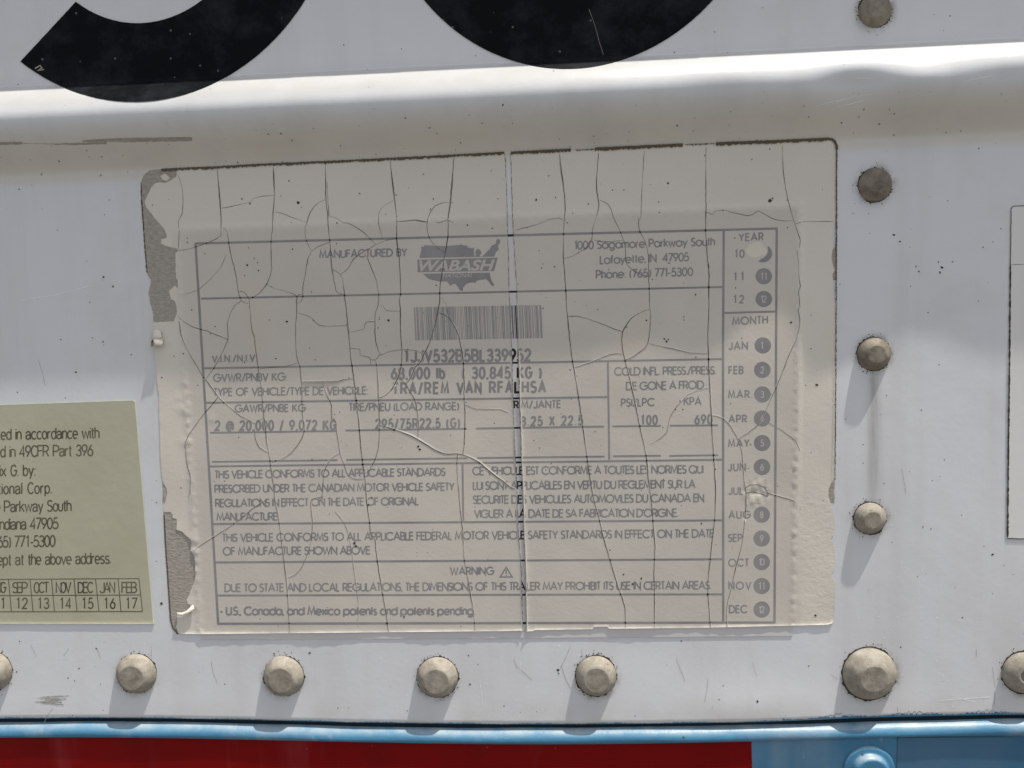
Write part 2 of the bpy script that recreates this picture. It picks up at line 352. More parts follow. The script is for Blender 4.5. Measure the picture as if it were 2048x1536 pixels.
def blobs(spots, off, surf=P):
    """irregular little specks: (x, y, r) in pixels"""
    V, F = [], []
    for k, (x, y, r) in enumerate(spots):
        n_ = 9; a0 = random.random() * 6.3; sq = random.uniform(0.55, 1.0); rot = random.random() * 3.1
        px, py = [], []
        for i in range(n_):
            rr = r * random.uniform(0.6, 1.2); t = a0 + i * 6.2832 / n_
            ex, ey = rr * math.cos(t), rr * sq * math.sin(t)
            px.append(x + ex * math.cos(rot) - ey * math.sin(rot)); py.append(y + ex * math.sin(rot) + ey * math.cos(rot))
        i0 = k * n_
        oo = off(np.array(px), np.array(py)) if callable(off) else off
        V.append(surf(px, py, oo)); F.append(tuple(range(i0, i0 + n_)))
    V = np.concatenate(V)
    out = []
    for f in F:
        a, b, c_ = V[f[0]], V[f[3]], V[f[6]]
        out.append(f[::-1] if np.cross(b - a, c_ - a)[1] > 0 else f)
    return V, out
def Z(ox, oy, s, pts): return [(ox + x / s, oy + y / s) for x, y in pts]

# ------------------------------------------------------------------ trailer: front sheet
trailer = thing('trailer', 'white trailer wall with a pressed rib, dusty rivets and a blue bottom rail', 'trailer')
NU, NV = 400, 700
u = np.linspace(float(plane(-1100, 768)[0]), float(plane(3000, 768)[0]), NU)
ztop = RIB_TOP + 2 * RIB_PITCH + 4
tt = np.linspace(0, 1, NV)
U_, T_ = np.meshgrid(u, tt); VB = seam(U_); V_ = ztop + (VB - ztop) * T_
HH = H(U_, V_)
edge = sstep(V_ - VB, 0, 0.9)
co = np.stack([U_, -(HH - 0.25 * (1 - edge)), V_], -1).reshape(-1, 3) * MM
F = [(r * NU + c_, r * NU + c_ + 1, (r + 1) * NU + c_ + 1, (r + 1) * NU + c_) for r in range(NV - 1) for c_ in range(NU - 1)]
# folded lower edge
b0 = (NV - 1) * NU; last = co[b0:b0 + NU].copy(); e1 = last.copy(); e1[:, 1] += 0.0016
i1 = len(co); co = np.concatenate([co, e1])
F += [(b0 + c_, b0 + c_ + 1, i1 + c_ + 1, i1 + c_) for c_ in range(NU - 1)]
a, b, c_ = (co[F[0][i]] for i in range(3))
if np.cross(b - a, c_ - a)[1] > 0: F = [f[::-1] for f in F]
panel = obj('front_panel', co, F, 'white', trailer, smooth=True)
# ------------------------------------------------------------------ bottom rail
prof = [(2.5, -2.4), (0.2, -2.4), (-1.3, -2.3), (-1.7, -1.9), (-1.9, -1.2), (-2.0, -0.6), (-2.12, -0.15), (-2.35, 0.35), (-2.7, 0.8), (-3.15, 1.15), (-3.65, 1.38), (-4.2, 1.48), (-4.65, 1.42), (-5.0, 1.22), (-5.25, 0.92), (-5.42, 0.55), (-5.52, 0.33), (-5.7, 0.30), (-5.95, 0.42), (-6.3, 0.45), (-9, 0.45), (-14, 0.45), (-20, 0.45), (-34, 0.45), (-34, -2.4)]
ur = np.linspace(u[0], u[-1], 240)
lipw = 0.10 * np.sin(ur * 0.05) + 0.05 * np.sin(ur * 0.21)
co = np.array([[q, -(o_ + float(BQ(seam(q))) + (0.06 * math.sin(q * 0.13 + d_) if d_ > -5 else 0)), seam(q) + d_ + (0.4 if d_ < 0 else 0) + (lw if -5 < d_ < 0 else 0)] for q, lw in zip(ur, lipw) for d_, o_ in prof]) * MM
n_ = len(prof)
F = [(i * n_ + j, i * n_ + j + 1, (i + 1) * n_ + j + 1, (i + 1) * n_ + j) for i in range(len(ur) - 1) for j in range(n_ - 1)]
a, b, c_ = (co[F[10][i]] for i in range(3))
if np.cross(b - a, c_ - a)[1] > 0: F = [f[::-1] for f in F]
rail = obj('bottom_rail', co, F, ['blue', 'gap'], trailer, smooth=True, label='blue painted bottom rail with a rounded lip')
rail.data.polygons.foreach_set('material_index', [1 if (i % (n_ - 1)) < 4 else 0 for i in range(len(F))])
RFACE = 0.45 + float(BQ(seam(np.array([0.0]))[0]))
def PR(px, py, off=0.0):
    """points on the flat face of the rail"""
    uu, vv = plane(np.atleast_1d(px), np.atleast_1d(py), RFACE + off)
    return np.stack([uu, np.full_like(uu, -RFACE) - off, vv], -1) * MM
# ------------------------------------------------------------------ rivets
def lathe(prof, seg=56, wob=0.0):
    V, F = [], []
    ph = [random.random() * 6.28 for _ in range(3)]
    for i, (r, h) in enumerate(prof):
        for s in range(seg):
            t = 2 * math.pi * s / seg
            rr = r * (1 + wob * (math.sin(2 * t + ph[0]) + 0.6 * math.sin(3 * t + ph[1]) + 0.4 * math.sin(5 * t + ph[2])))
            V.append((rr * math.cos(t), -h, rr * math.sin(t)))
    for i in range(len(prof) - 1):
        for s in range(seg):
            s2 = (s + 1) % seg; F.append((i * seg + s, i * seg + s2, (i + 1) * seg + s2, (i + 1) * seg + s))
    F.append(tuple(range((len(prof) - 1) * seg, len(prof) * seg)))
    return np.array(V), F
def rivet(px, py, rpx, kind, surf=P, mat=None, label=None):
    c0 = surf([px], [py], 0.0)[0]; c1 = surf([px + rpx], [py], 0.0)[0]; R = float(np.linalg.norm(c1 - c0)) / MM
    h = {1: 0.50, 2: 0.52, 3: 0.50, 4: 0.44, 5: 0.42}[kind] * R
    f = {1: 0.52, 2: 0.60, 3: 0.50, 4: 0.30, 5: 0.62}[kind]
    if kind == 4:
        pr = [(1.0, -0.1), (1.0, .08), (.97, .3), (.88, .55), (.74, .78), (.56, .95), (.40, 1.0), (.37, 1.0), (.34, .97), (.335, .45), (.18, .42), (.1, .41)]
    elif kind == 5:
        pr = [(1.0, -0.1), (1.0, .16), (.97, .24), (.90, .28), (.80, .30), (.745, .34), (.72, .60), (.69, .82), (.64, .95), (.60, 1.0), (.56, 1.0), (.2, 1.0), (.05, .98)]
    else:
        k_ = lambda q: f + .03 + (.955 - f - .03) * q
        pr = [(1.0, -0.1), (1.0, .06), (.985, .18), (k_(1), .30), (k_(.75), .52), (k_(.5), .71), (k_(.25), .865), (k_(.08), .95), (f + .02, .98), (f, 1.0), (f - .02, 1.0), (f * .6, 1.0), (f * .3, 1.0)]
    V, F = lathe([(r * R, hh * h) for r, hh in pr], wob=0.008)
    V = V * MM + c0
    a, b, c_ = (V[F[20][i]] for i in range(3))
    ctr = V.mean(0)
    me_in = np.cross(b - a, c_ - a) @ (a - ctr)
    if me_in < 0: F = [q[::-1] for q in F]
    o = obj('rivet', V, F, mat or ('rivet' if kind == 1 and py < 900 else 'rivet_dusty_sunlit'), trailer, label=label)
    nf = len(F); o.data.polygons.foreach_set('use_smooth', [True] * (nf - 1) + [False])
    # grime caught round the head
    if kind != 5:
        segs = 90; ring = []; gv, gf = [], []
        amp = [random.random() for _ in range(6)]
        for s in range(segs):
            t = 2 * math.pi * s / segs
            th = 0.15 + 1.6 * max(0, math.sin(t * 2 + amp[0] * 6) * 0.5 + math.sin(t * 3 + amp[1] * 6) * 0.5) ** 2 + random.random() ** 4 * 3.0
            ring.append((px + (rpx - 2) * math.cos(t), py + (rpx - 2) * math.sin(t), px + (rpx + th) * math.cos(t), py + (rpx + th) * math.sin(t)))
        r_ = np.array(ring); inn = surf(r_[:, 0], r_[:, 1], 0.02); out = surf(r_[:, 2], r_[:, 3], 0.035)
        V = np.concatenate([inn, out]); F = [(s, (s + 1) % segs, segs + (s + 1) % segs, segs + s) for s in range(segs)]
        a, b, c_ = (V[F[0][i]] for i in range(3))
        if np.cross(b - a, c_ - a)[1] > 0: F = [q[::-1] for q in F]
        sp = []
        for _ in range(random.randint(16, 26)):
            t = random.gauss(-math.pi / 2 if random.random() < .3 else random.random() * 6.28, 0.5); d_ = rpx + 1 + abs(random.gauss(0, 4.5))
            sp.append((px + d_ * math.cos(t), py + d_ * math.sin(t), random.uniform(0.5, 1.7)))
        BV, BF = blobs(sp, 0.045, surf)
        F = F + [tuple(i + len(V) for i in f_) for f_ in BF]; V = np.concatenate([V, BV])
        obj('grime', V, F, 'grime', o)
    return o
for i, (a, b, r, k) in enumerate(RIVETS):
    rivet(a, b, r, k, label={4: 'large domed rivet on the wall', 10: 'domed rivet with a hollow centre'}.get(i))
rivet(1737, 1539, 51, 5, surf=PR, mat='blue', label='blue painted rivet on the rail')

# ------------------------------------------------------------------ black numerals
def shear(pts, xc): return [(x, y - 0.045 * (x - xc)) for x, y in pts]
GN = 'large black numerals at the top of the wall'
xc = 283
out = [(xc + 400 * math.cos(t), 203 - 445 + 445 * math.sin(t)) for t in np.linspace(math.radians(127.3), math.radians(-35), 60)]
inn = [(xc + 235 * math.cos(t), 46 - 285 + 285 * math.sin(t)) for t in np.linspace(math.radians(-35), math.radians(124), 50)]
N1 = shear(out + inn, xc)
t1 = thing('vinyl_numeral', 'black vinyl numeral with a slanted cut end at its lower curve', 'numeral', GN)
sheet('numeral_sheet', dens(N1, 5, 0.2, True), 0.17, 'vinyl', t1, 4.5)
xc = 1148
out = [(xc + 400 * math.cos(t), 137 - 445 + 445 * math.sin(t)) for t in np.linspace(math.radians(200), math.radians(-20), 90)]
inn = [(xc + 235 * math.cos(t), -24 - 285 + 285 * math.sin(t)) for t in np.linspace(math.radians(-20), math.radians(200), 60)]
t2 = thing('vinyl_numeral', 'black vinyl numeral whose lower end is a plain round bowl', 'numeral', GN)
sheet('numeral_sheet', dens(shear(out + inn, xc), 5, 0.2, True), 0.17, 'vinyl', t2, 4.5)
V, F = ribbons([[(1178, 18), (1186, 40), (1193, 62), (1199, 85), (1207, 110)]], [0.6], 0.20); obj('scratch_mark', V, F, 'residue', t2)
V, F = ribbons([[(70, 137), (80, 131), (84, 136), (76, 141), (88, 139)]], [2.2], 0.20); obj('scuff_mark', V, F, 'residue', t1)

# ------------------------------------------------------------------ shape of the film that covers the label
SPL = [(305, 1009, 1020.5), (325, 1011, 1022), (420, 1014, 1025), (470, 1015.4, 1027), (520, 1017, 1030), (583, 1018, 1034), (642, 1021.6, 1034), (692, 1023, 1036), (760, 1025.5, 1038.5), (825, 1027, 1040.2), (911, 1030.4, 1043), (996, 1034.7, 1046), (1073, 1037.5, 1048.4), (1146, 1043, 1051.2), (1219, 1044.7, 1052.5), (1263, 1045.5, 1053.2)]
leftb = [(354, 344), (351.6, 354), (344, 359), (336.8, 362.7), (329, 366), (319, 364.5), (310.8, 366.4), (303, 374), (298.5, 383.7), (291, 398.5), (289.5, 407), (293.5, 415.9), (303.4, 428), (314.5, 443), (322, 450), (328, 458), (333, 470), (333.5, 476), (324, 479), (322, 487), (330, 491), (340, 494), (354, 498), (356.6, 510), (355.5, 530), (355, 557), (355.5, 574), (350, 589), (344, 599), (349, 602), (353, 612), (354, 626), (348, 642.5), (330, 643.5), (306, 644.5), (305, 655), (304, 665), (303.5, 690), (309, 706), (311.7, 732), (314, 763), (318, 789), (317.6, 818), (319.5, 854), (320.8, 906), (323, 945), (327, 968), (333, 976), (334.5, 988), (331, 1003), (328, 1010), (327.5, 1023.5), (334, 1024.5), (340.8, 1024), (345, 1028.6), (345.5, 1036), (353, 1037.5), (353.5, 1048), (353, 1059.6), (364, 1063), (374, 1073), (380.6, 1078), (383, 1084), (381, 1101.6), (388, 1110), (390.6, 1128), (390.6, 1155), (385, 1172), (378.5, 1190), (373, 1199), (375, 1208), (380.6, 1209), (379.5, 1219), (372, 1229), (354, 1227.7), (354, 1247.6), (352, 1254), (357, 1266.5)]
botL = [(357, 1267.5), (398, 1268), (640, 1265.8), (1000, 1262.2), (1045.5, 1261)]
botR = [(1053.5, 1262.5), (1066, 1262), (1070, 1260), (1185, 1258.4), (1189, 1253.5), (1214, 1253), (1218, 1257.5), (1400, 1255.5), (1655, 1249.5), (1664, 1247), (1668.5, 1240)]
rightb = [(1670, 1200), (1671, 1166), (1664, 1155), (1663, 1146), (1668, 1140), (1669, 1095), (1664, 1084), (1662, 1076), (1668, 1070), (1669, 1036), (1661, 1004), (1656.5, 992), (1657.5, 977), (1663, 966), (1668, 958), (1670, 900), (1671, 760), (1672, 640), (1672, 600), (1669, 596), (1667, 575), (1665, 548), (1670, 540), (1666, 530), (1663, 516), (1665, 500), (1671, 492), (1666, 486), (1664, 478), (1667, 463), (1672, 450), (1673, 350), (1673.5, 292), (1671, 284), (1664, 279.5)]
topR = [(1655, 278.5), (1433, 288.5), (1400, 291), (1380, 291.5), (1370, 289.6), (1188, 298), (1175, 301), (1150, 300.5), (1142, 299), (1020.8, 305)]
topL = [(1009, 305.8), (680, 323.5), (517, 330.5), (360, 337.5)]
botx = np.array([p[0] for p in botL + botR[:-1]]); boty = np.array([p[1] for p in botL + botR[:-1]])
SY, SA, SB = ([q[i] for q in SPL] for i in range(3))
def film_off(x, y, bumpy=True):
    x = np.asarray(x, float); y = np.asarray(y, float)
    # drapes from the wall up over the base sheet
    tl = 461 - (x - 353) * 0.0384; li = 353 + (y - 461) * 0.0599; ri = 1602 - (y - 413) * 0.0198
    dd = np.minimum(np.minimum(y - tl, x - li), ri - x)
    o = 0.13 + 0.11 * sstep(dd, -11, -3)
    nz = lambda a, b, c_, d: np.sin(x * a + b) * np.sin(y * c_ + d)
    ridge = np.exp(-(dd / 5.0) ** 2)
    o = o + 0.085 * ridge * (0.8 + 0.9 * nz(.21, 1, .33, 2) + 0.6 * nz(.47, 3, .19, 1))
    kn = np.clip(np.sin(y * 0.19 + 0.7 * np.sin(y * 0.047)), 0, 1) ** 3
    o = o + 0.10 * kn * np.exp(-((x - ri) / 5.5) ** 2) * sstep(y, 870, 930) * (1 - sstep(y, 1180, 1240))
    for bx, by, r, a in ((366, 819, 10, .35), (370, 885, 9, .30), (360, 795, 8, .16), (385, 1078, 9, .45), (388, 1103, 7, .4), (423, 838, 7, .22), (362, 765, 7, .12), (376, 960, 8, .10), (355, 1060, 12, .12), (322, 840, 14, .08), (390, 1210, 10, .25)):
        o = o + 0.45 * a * np.exp(-((x - bx) ** 2 + (y - by) ** 2) / r ** 2)
    # crumpled patch where the JUL dot was scraped
    r2 = ((x - 1513) / 27) ** 2 + ((y - 985) / 27) ** 2
    o = o + np.exp(-r2 ** 2) * (0.07 + 0.055 * np.sin(x * .19 + y * .23) + 0.035 * np.sin(x * .41 - y * .17 + 1) - .10 * np.exp(-((y - 985 + (x - 1510) * -.15) / 5) ** 2))
    r3 = ((x - 1513) / 22) ** 2 + ((y - 500) / 17) ** 2
    o = o - 0.05 * np.exp(-r3 ** 3)
    # lower edge curls off the wall
    d = np.interp(x, botx, boty) - y
    o = o + 0.21 * np.exp(-np.clip(d, 0, None) / 2.5) * (0.85 + 0.25 * np.sin(x * 0.031) + 0.12 * np.sin(x * 0.17))
    spl = np.interp(y, SY, SA); spr = np.interp(y, SY, SB)
    o = o + (0.10 * np.exp(-np.clip(spl - x, 0, 60) / 3.2) * (x < (spl + spr) / 2) + 0.26 * np.exp(-np.clip(x - spr, 0, 60) / 4.0) * (x >= (spl + spr) / 2)) * sstep(y, 690, 800)
    # slow waves of the old film
    o = o + 0.03 * nz(.021, 0.5, .035, 1) + 0.018 * nz(.06, 2, .05, 0.3)
    return o
# ------------------------------------------------------------------ lettering
def arc(cx, cy, rx, ry, a0, a1, n=14): return [(cx + rx * math.cos(math.radians(a0 + (a1 - a0) * i / n)), cy + ry * math.sin(math.radians(a0 + (a1 - a0) * i / n))) for i in range(n + 1)]
def glyphs():
    G = {}
    G['A'] = (.80, [[(0, 0), (.40, 1), (.80, 0)], [(.14, .33), (.66, .33)]])
    G['B'] = (.52, [[(0, 0), (0, 1), (.26, 1)] + arc(.26, .76, .22, .24, 90, -90) + [(0, .52)], [(.26, .52)] + arc(.26, .26, .26, .26, 90, -90) + [(0, 0)]])
    G['C'] = (.88, [arc(.5, .5, .5, .5, 42, 318, 24)])
    G['D'] = (.74, [[(0, 0), (0, 1), (.24, 1)] + arc(.24, .5, .5, .5, 90, -90, 18) + [(0, 0)]])
    G['E'] = (.48, [[(.48, 1), (0, 1), (0, 0), (.48, 0)], [(0, .53), (.46, .53)]])
    G['F'] = (.44, [[(.44, 1), (0, 1), (0, 0)], [(0, .53), (.42, .53)]])
    G['G'] = (.95, [arc(.5, .5, .5, .5, 42, 360, 26) + [(.52, .5)]])
    G['H'] = (.62, [[(0, 0), (0, 1)], [(.62, 0), (.62, 1)], [(0, .53), (.62, .53)]])
    G['I'] = (.02, [[(.01, 0), (.01, 1)]])
    G['J'] = (.40, [[(.40, 1), (.40, .2)] + arc(.2, .2, .2, .2, 0, -180)])
    G['K'] = (.60, [[(0, 0), (0, 1)], [(.56, 1), (.02, .46)], [(.16, .60), (.60, 0)]])
    G['L'] = (.40, [[(0, 1), (0, 0), (.40, 0)]])
    G['M'] = (.88, [[(0, 0), (.13, 1), (.44, .12), (.75, 1), (.88, 0)]])
    G['N'] = (.70, [[(0, 0), (0, 1), (.70, 0), (.70, 1)]])
    G['O'] = (1.0, [arc(.5, .5, .5, .5, 90, 450, 32)])
    G['P'] = (.52, [[(0, 0), (0, 1), (.25, 1)] + arc(.25, .72, .27, .28, 90, -90) + [(0, .44)]])
    G['Q'] = (1.0, [arc(.5, .5, .5, .5, 90, 450, 32), [(.58, .3), (.95, -.04)]])
    G['R'] = (.56, [[(0, 0), (0, 1), (.27, 1)] + arc(.27, .73, .26, .27, 90, -90) + [(0, .46)], [(.28, .46), (.56, 0)]])
    G['S'] = (.46, [arc(.23, .755, .21, .235, 30, 250, 14) + [(.32, .49)] + arc(.22, .25, .235, .25, 70, -150, 14)])
    G['T'] = (.46, [[(0, 1), (.46, 1)], [(.23, 1), (.23, 0)]])
    G['U'] = (.62, [[(0, 1), (0, .31)] + arc(.31, .31, .31, .31, 180, 360) + [(.62, 1)]])
    G['V'] = (.70, [[(0, 1), (.35, 0), (.70, 1)]])
    G['W'] = (1.02, [[(0, 1), (.26, 0), (.51, .9), (.76, 0), (1.02, 1)]])
    G['X'] = (.62, [[(0, 1), (.62, 0)], [(.62, 1), (0, 0)]])
    G['Y'] = (.62, [[(0, 1), (.31, .45), (.62, 1)], [(.31, .45), (.31, 0)]])
    G['Z'] = (.56, [[(0, 1), (.56, 1), (0, 0), (.56, 0)]])
    G['0'] = (.56, [arc(.28, .5, .28, .5, 90, 450, 26)])
    G['1'] = (.20, [[(0, .84), (.17, 1), (.17, 0)]])
    G['2'] = (.52, [arc(.26, .72, .25, .28, 170, -40, 14) + [(0, 0), (.52, 0)]])
    G['3'] = (.52, [arc(.26, .76, .22, .24, 160, -80, 12) + arc(.26, .26, .26, .26, 85, -160, 14)])
    G['4'] = (.58, [[(.44, 0), (.44, 1), (0, .27), (.58, .27)]])
    G['5'] = (.54, [[(.48, 1), (.13, 1), (.05, .52)] + arc(.25, .31, .29, .31, 130, -150, 16)])
    G['6'] = (.56, [arc(.28, .30, .28, .30, 90, 450, 22), [(.03, .42), (.40, 1)]])
    G['7'] = (.50, [[(0, 1), (.50, 1), (.14, 0)]])
    G['8'] = (.52, [arc(.26, .75, .22, .25, 90, 450, 20), arc(.26, .25, .26, .25, 90, 450, 20)])
    G['9'] = (.56, [arc(.28, .70, .28, .30, 90, 450, 22), [(.53, .58), (.16, 0)]])
    x = .70
    for ch in 'acdegoq': G[ch] = None
    ring = arc(.35, .35, .35, .35, 90, 450, 24)
    G['a'] = (.70, [ring, [(.70, .70), (.70, 0)]]); G['d'] = (.70, [ring, [(.70, 1), (.70, 0)]])
    G['o'] = (.70, [ring]); G['c'] = (.62, [arc(.35, .35, .35, .35, 45, 315, 18)])
    G['e'] = (.70, [[(0.02, .35), (.70, .35)] + arc(.35, .35, .35, .35, 0, 312, 20)])
    G['g'] = (.70, [ring, [(.70, .70), (.70, -.02)] + arc(.36, -.0, .34, .27, 0, -150, 12)])
    G['q'] = (.70, [ring, [(.70, .70), (.70, -.28)]]); G['p'] = (.70, [ring, [(0, .70), (0, -.28)]]); G['b'] = (.70, [ring, [(0, 1), (0, 0)]])
    G['f'] = (.30, [[(.12, 0), (.12, .82)] + arc(.28, .82, .16, .17, 180, 90, 6), [(0, .68), (.28, .68)]])
    G['t'] = (.26, [[(.12, 0), (.12, .96)], [(0, .68), (.26, .68)]])
    G['h'] = (.46, [[(0, 0), (0, 1)], [(0, .42)] + arc(.23, .46, .23, .24, 170, 0, 10) + [(.46, 0)]])
    G['n'] = (.46, [[(0, 0), (0, .70)], [(0, .42)] + arc(.23, .46, .23, .24, 170, 0, 10) + [(.46, 0)]])
    G['m'] = (.78, [[(0, 0), (0, .70)], [(0, .44)] + arc(.195, .49, .195, .21, 170, 0, 8) + [(.39, 0)], [(.39, .44)] + arc(.585, .49, .195, .21, 170, 0, 8) + [(.78, 0)]])
    G['r'] = (.24, [[(0, 0), (0, .70)], [(0, .48), (.08, .64), (.24, .69)]])
    G['u'] = (.46, [[(0, .70), (0, .23)] + arc(.23, .23, .23, .23, 180, 360, 10) + [(.46, .70)]])
    G['i'] = (.02, [[(.01, 0), (.01, .70)], [(.01, .88), (.01, .96)]]); G['l'] = (.02, [[(.01, 0), (.01, 1)]])
    G['k'] = (.44, [[(0, 0), (0, 1)], [(.40, .70), (.02, .32)], [(.14, .44), (.44, 0)]])
    G['w'] = (.80, [[(0, .70), (.20, 0), (.40, .64), (.60, 0), (.80, .70)]]); G['y'] = (.52, [[(0, .70), (.26, .04)], [(.52, .70), (.14, -.28)]])
    G['x'] = (.50, [[(0, .70), (.50, 0)], [(.50, .70), (0, 0)]]); G['s'] = (.34, [arc(.17, .53, .15, .16, 30, 250, 8) + arc(.16, .17, .17, .17, 70, -150, 8)])
    G['.'] = (.06, [[(.03, 0), (.03, .09)]]); G[','] = (.08, [[(.06, .08), (.0, -.14)]]); G[':'] = (.06, [[(.03, 0), (.03, .09)], [(.03, .55), (.03, .64)]])
    G["'"] = (.04, [[(.02, 1), (.02, .76)]]); G['/'] = (.44, [[(0, -.10), (.44, 1.06)]]); G['-'] = (.28, [[(0, .38), (.28, .38)]])
    G['('] = (.18, [arc(.34, .42, .34, .66, 132, 228, 10)]); G[')'] = (.18, [arc(-.16, .42, .34, .66, 48, -48, 10)])
    G[' '] = (.26, []); G['v'] = (.50, [[(0, .70), (.25, 0), (.50, .70)]])
    G['@'] = (.84, [arc(.42, .42, .42, .50, -50, 290, 28), arc(.42, .42, .19, .22, 90, 450, 18), [(.62, .62), (.60, .26), (.72, .22)]])
    return G
GL = glyphs()
def condensed():
    W = dict(A=.56, M=.62, W=.78, I=.02, J=.40, L=.40, T=.48, E=.43, F=.41, K=.52, V=.54, S=.45, X=.50, m=.68, w=.64, f=.25, t=.24, r=.25, s=.37, c=.40, i=.02, l=.02, y=.42, v=.42, k=.40)
    out = {}
    for ch, (w_, st) in GL.items():
        if ch.isupper(): t = W.get(ch, .50)
        elif ch.isdigit(): t = .45
        elif ch.islower(): t = W.get(ch, {'n': .37, 'h': .37, 'u': .37}.get(ch, .41))
        else: t = {'@': .72, '/': .30, '(': .16, ')': .16, '-': .24}.get(ch, w_)
        f = t / w_ if w_ > .05 else 1
        if ch == '1': out[ch] = (.42, [[(x * .9 + .10, y) for x, y in q] for q in st])
        else: out[ch] = (t, [[(x * f, y) for x, y in q] for q in st])
    bow = arc(.21, .20, .21, .20, 60, 380, 16)
    out['a'] = (.43, [[(.02, .52)] + arc(.20, .52, .19, .18, 165, 0, 10) + [(.39, .12), (.43, .0)], [(.39, .42), (.16, .38)] + arc(.17, .19, .16, .19, 100, 280, 10) + [(.30, .04), (.39, .20)]])
    out['t'] = (.24, [[(.11, .92), (.11, .14)] + arc(.21, .14, .10, .14, 180, 280, 5), [(0, .70), (.24, .70)]])
    return out
HN = condensed()
def in_gap(x, y): return (x > np.interp(y, SY, SA) + 0.3) & (x < np.interp(y, SY, SB) - 0.3)
def layered(name, top, under, mats, parent, label=None):
    """one printed piece: the faded face of the film, and the black ink below that the open split lays bare"""
    (V1, F1), (V2, F2) = top, under
    return_F = F1 + [tuple(i + len(V1) for i in f) for f in F2]
    o = obj(name, np.concatenate([V1, V2]), return_F, mats, parent, label=label)
    o.data.polygons.foreach_set('material_index', [0] * len(F1) + [1] * len(F2)); return o
def strokes(text, p0, p1, cap, GL=GL, minx=0.80):
    """strokes of a thin geometric face set between two pixels of the photograph"""
    nat = sum(GL[c_][0] for c_ in text); L = math.hypot(p1[0] - p0[0], p1[1] - p0[1]) / cap
    k = len(text) - 1; gap = (L - nat) / max(k, 1); sx_ = 1.0
    if gap < 0.0: sx_ = max(minx, (L - 0.0 * k) / nat) if nat > 0 else 1; gap = (L - nat * sx_) / max(k, 1)
    dx, dy = (p1[0] - p0[0]) / (L * cap), (p1[1] - p0[1]) / (L * cap)
    out, x = [], 0.0
    lean = 0.028
    for c_ in text:
        w_, st = GL[c_]
        for s in st:
            out.append([(p0[0] + dx * (x + gx * sx_) * cap - gy * cap * lean * 0 , p0[1] + dy * (x + gx * sx_) * cap - gy * cap) for gx, gy in s])
        x += w_ * sx_ + gap
    return out
BASE = 0.16; INK = BASE + 0.012
def printed(lines_, ws, name, parent, label=None):
    """strokes printed on the label; cut where the film is split, black ink in the gap"""
    fine = [dens(l, 4) if len(l) < 5 else l for l in lines_]
    top, tw, low, lw = [], [], [], []
    for l, w_ in zip(fine, ws):
        p = np.array(l, float); g = in_gap(p[:, 0], p[:, 1])
        if not g.any(): top.append(l); tw.append(w_); continue
        low.append(l); lw.append(w_); run = []
        for q, ing in zip(l, g):
            if ing:
                if len(run) > 1: top.append(run); tw.append(w_)
                run = []
            else: run.append(q)
        if len(run) > 1: top.append(run); tw.append(w_)
    a = ribbons(top, tw, TOPOFF, dz=0.0012) if top else (np.zeros((0, 3)), [])
    if not low: return obj(name, a[0], a[1], 'faded', parent, label=label)
    return layered(name, a, ribbons(low, lw, INK, dz=0.0012), ['faded', 'ink'], parent, label)
def TOPOFF(x, y): return film_off(x, y) + 0.009
def thin(text, p0, p1, cap, parent, name='text_line', w=3.0, off=None, mat='faded'):
    st = strokes(text, p0, p1, cap)
    if off is None: return printed(st, [w] * len(st), name, parent)
    V, F = ribbons(st, [w] * len(st), off, dz=0.0012); return obj(name, V, F, mat, parent)
def heavy(text, p0, p1, cap, parent, name='text_line', w=4.2, off=None, mat='faded', minx=0.7):
    st = strokes(text, p0, p1, cap, HN, minx)
    if off is None: return printed(st, [w] * len(st), name, parent)
    V, F = ribbons(st, [w] * len(st), off, dz=0.0012); return obj(name, V, F, mat, parent)
def solid_text(text, embold=0.0, shear_=0.0, space=1.0):
    cu = bpy.data.curves.new('lettering', 'FONT'); cu.body = text; cu.size = 1.0; cu.offset = embold; cu.shear = shear_; cu.space_character = space; cu.resolution_u = 4
    o = bpy.data.objects.new('lettering', cu); COL.objects.link(o)
    dg = bpy.context.evaluated_depsgraph_get(); me = bpy.data.meshes.new_from_object(o.evaluated_get(dg))
    V = np.array([tuple(v.co) for v in me.vertices]); F = [tuple(p.vertices) for p in me.polygons]
    COL.objects.unlink(o); bpy.data.objects.remove(o); bpy.data.curves.remove(cu); bpy.data.meshes.remove(me)
    return V, F
CAPH = None
def bold(text, p0, p1, cap, parent, name='text_line', embold=0.016, off=INK, mat='ink', surf=P, shear_=0.0, space=1.0):
    global CAPH
    if CAPH is None:
        q, _ = solid_text('H'); CAPH = q[:, 1].max() - q[:, 1].min()
    V, F = solid_text(text, embold, shear_, space)
    x0, x1 = V[:, 0].min(), V[:, 0].max()
    tx = (V[:, 0] - x0) / (x1 - x0); hy = V[:, 1] / CAPH * cap
    X_ = p0[0] + (p1[0] - p0[0]) * tx; Y_ = p0[1] + (p1[1] - p0[1]) * tx - hy
    co = surf(X_, Y_, off(X_, Y_) if callable(off) else off)
    F2 = []
    for f in F:
        a, b, c_ = co[f[0]], co[f[1]], co[f[2]]
        F2.append(f[::-1] if np.cross(b - a, c_ - a)[1] > 0 else f)
    return obj(name, co, F2, mat, parent)

# ------------------------------------------------------------------ certification label
lab = thing('certification_label', 'large cracked yellowed vehicle data label with barcode and month dots', 'label')
BASEPOLY = dens([(353, 461), (700, 440), (1100, 427), (1602, 413), (1585, 1272), (1050, 1276), (402, 1279)], 12, 0.3, True)
sheet('base_sheet', BASEPOLY, BASE, 'paper', lab, 22)
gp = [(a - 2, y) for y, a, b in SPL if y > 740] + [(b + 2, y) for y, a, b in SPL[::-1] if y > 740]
sheet('split_shade', dens(gp, 6, 0.2, True), BASE + 0.004, 'splitshade', lab, 8, skirt=False)  # strip coloured as the shade inside the lower split
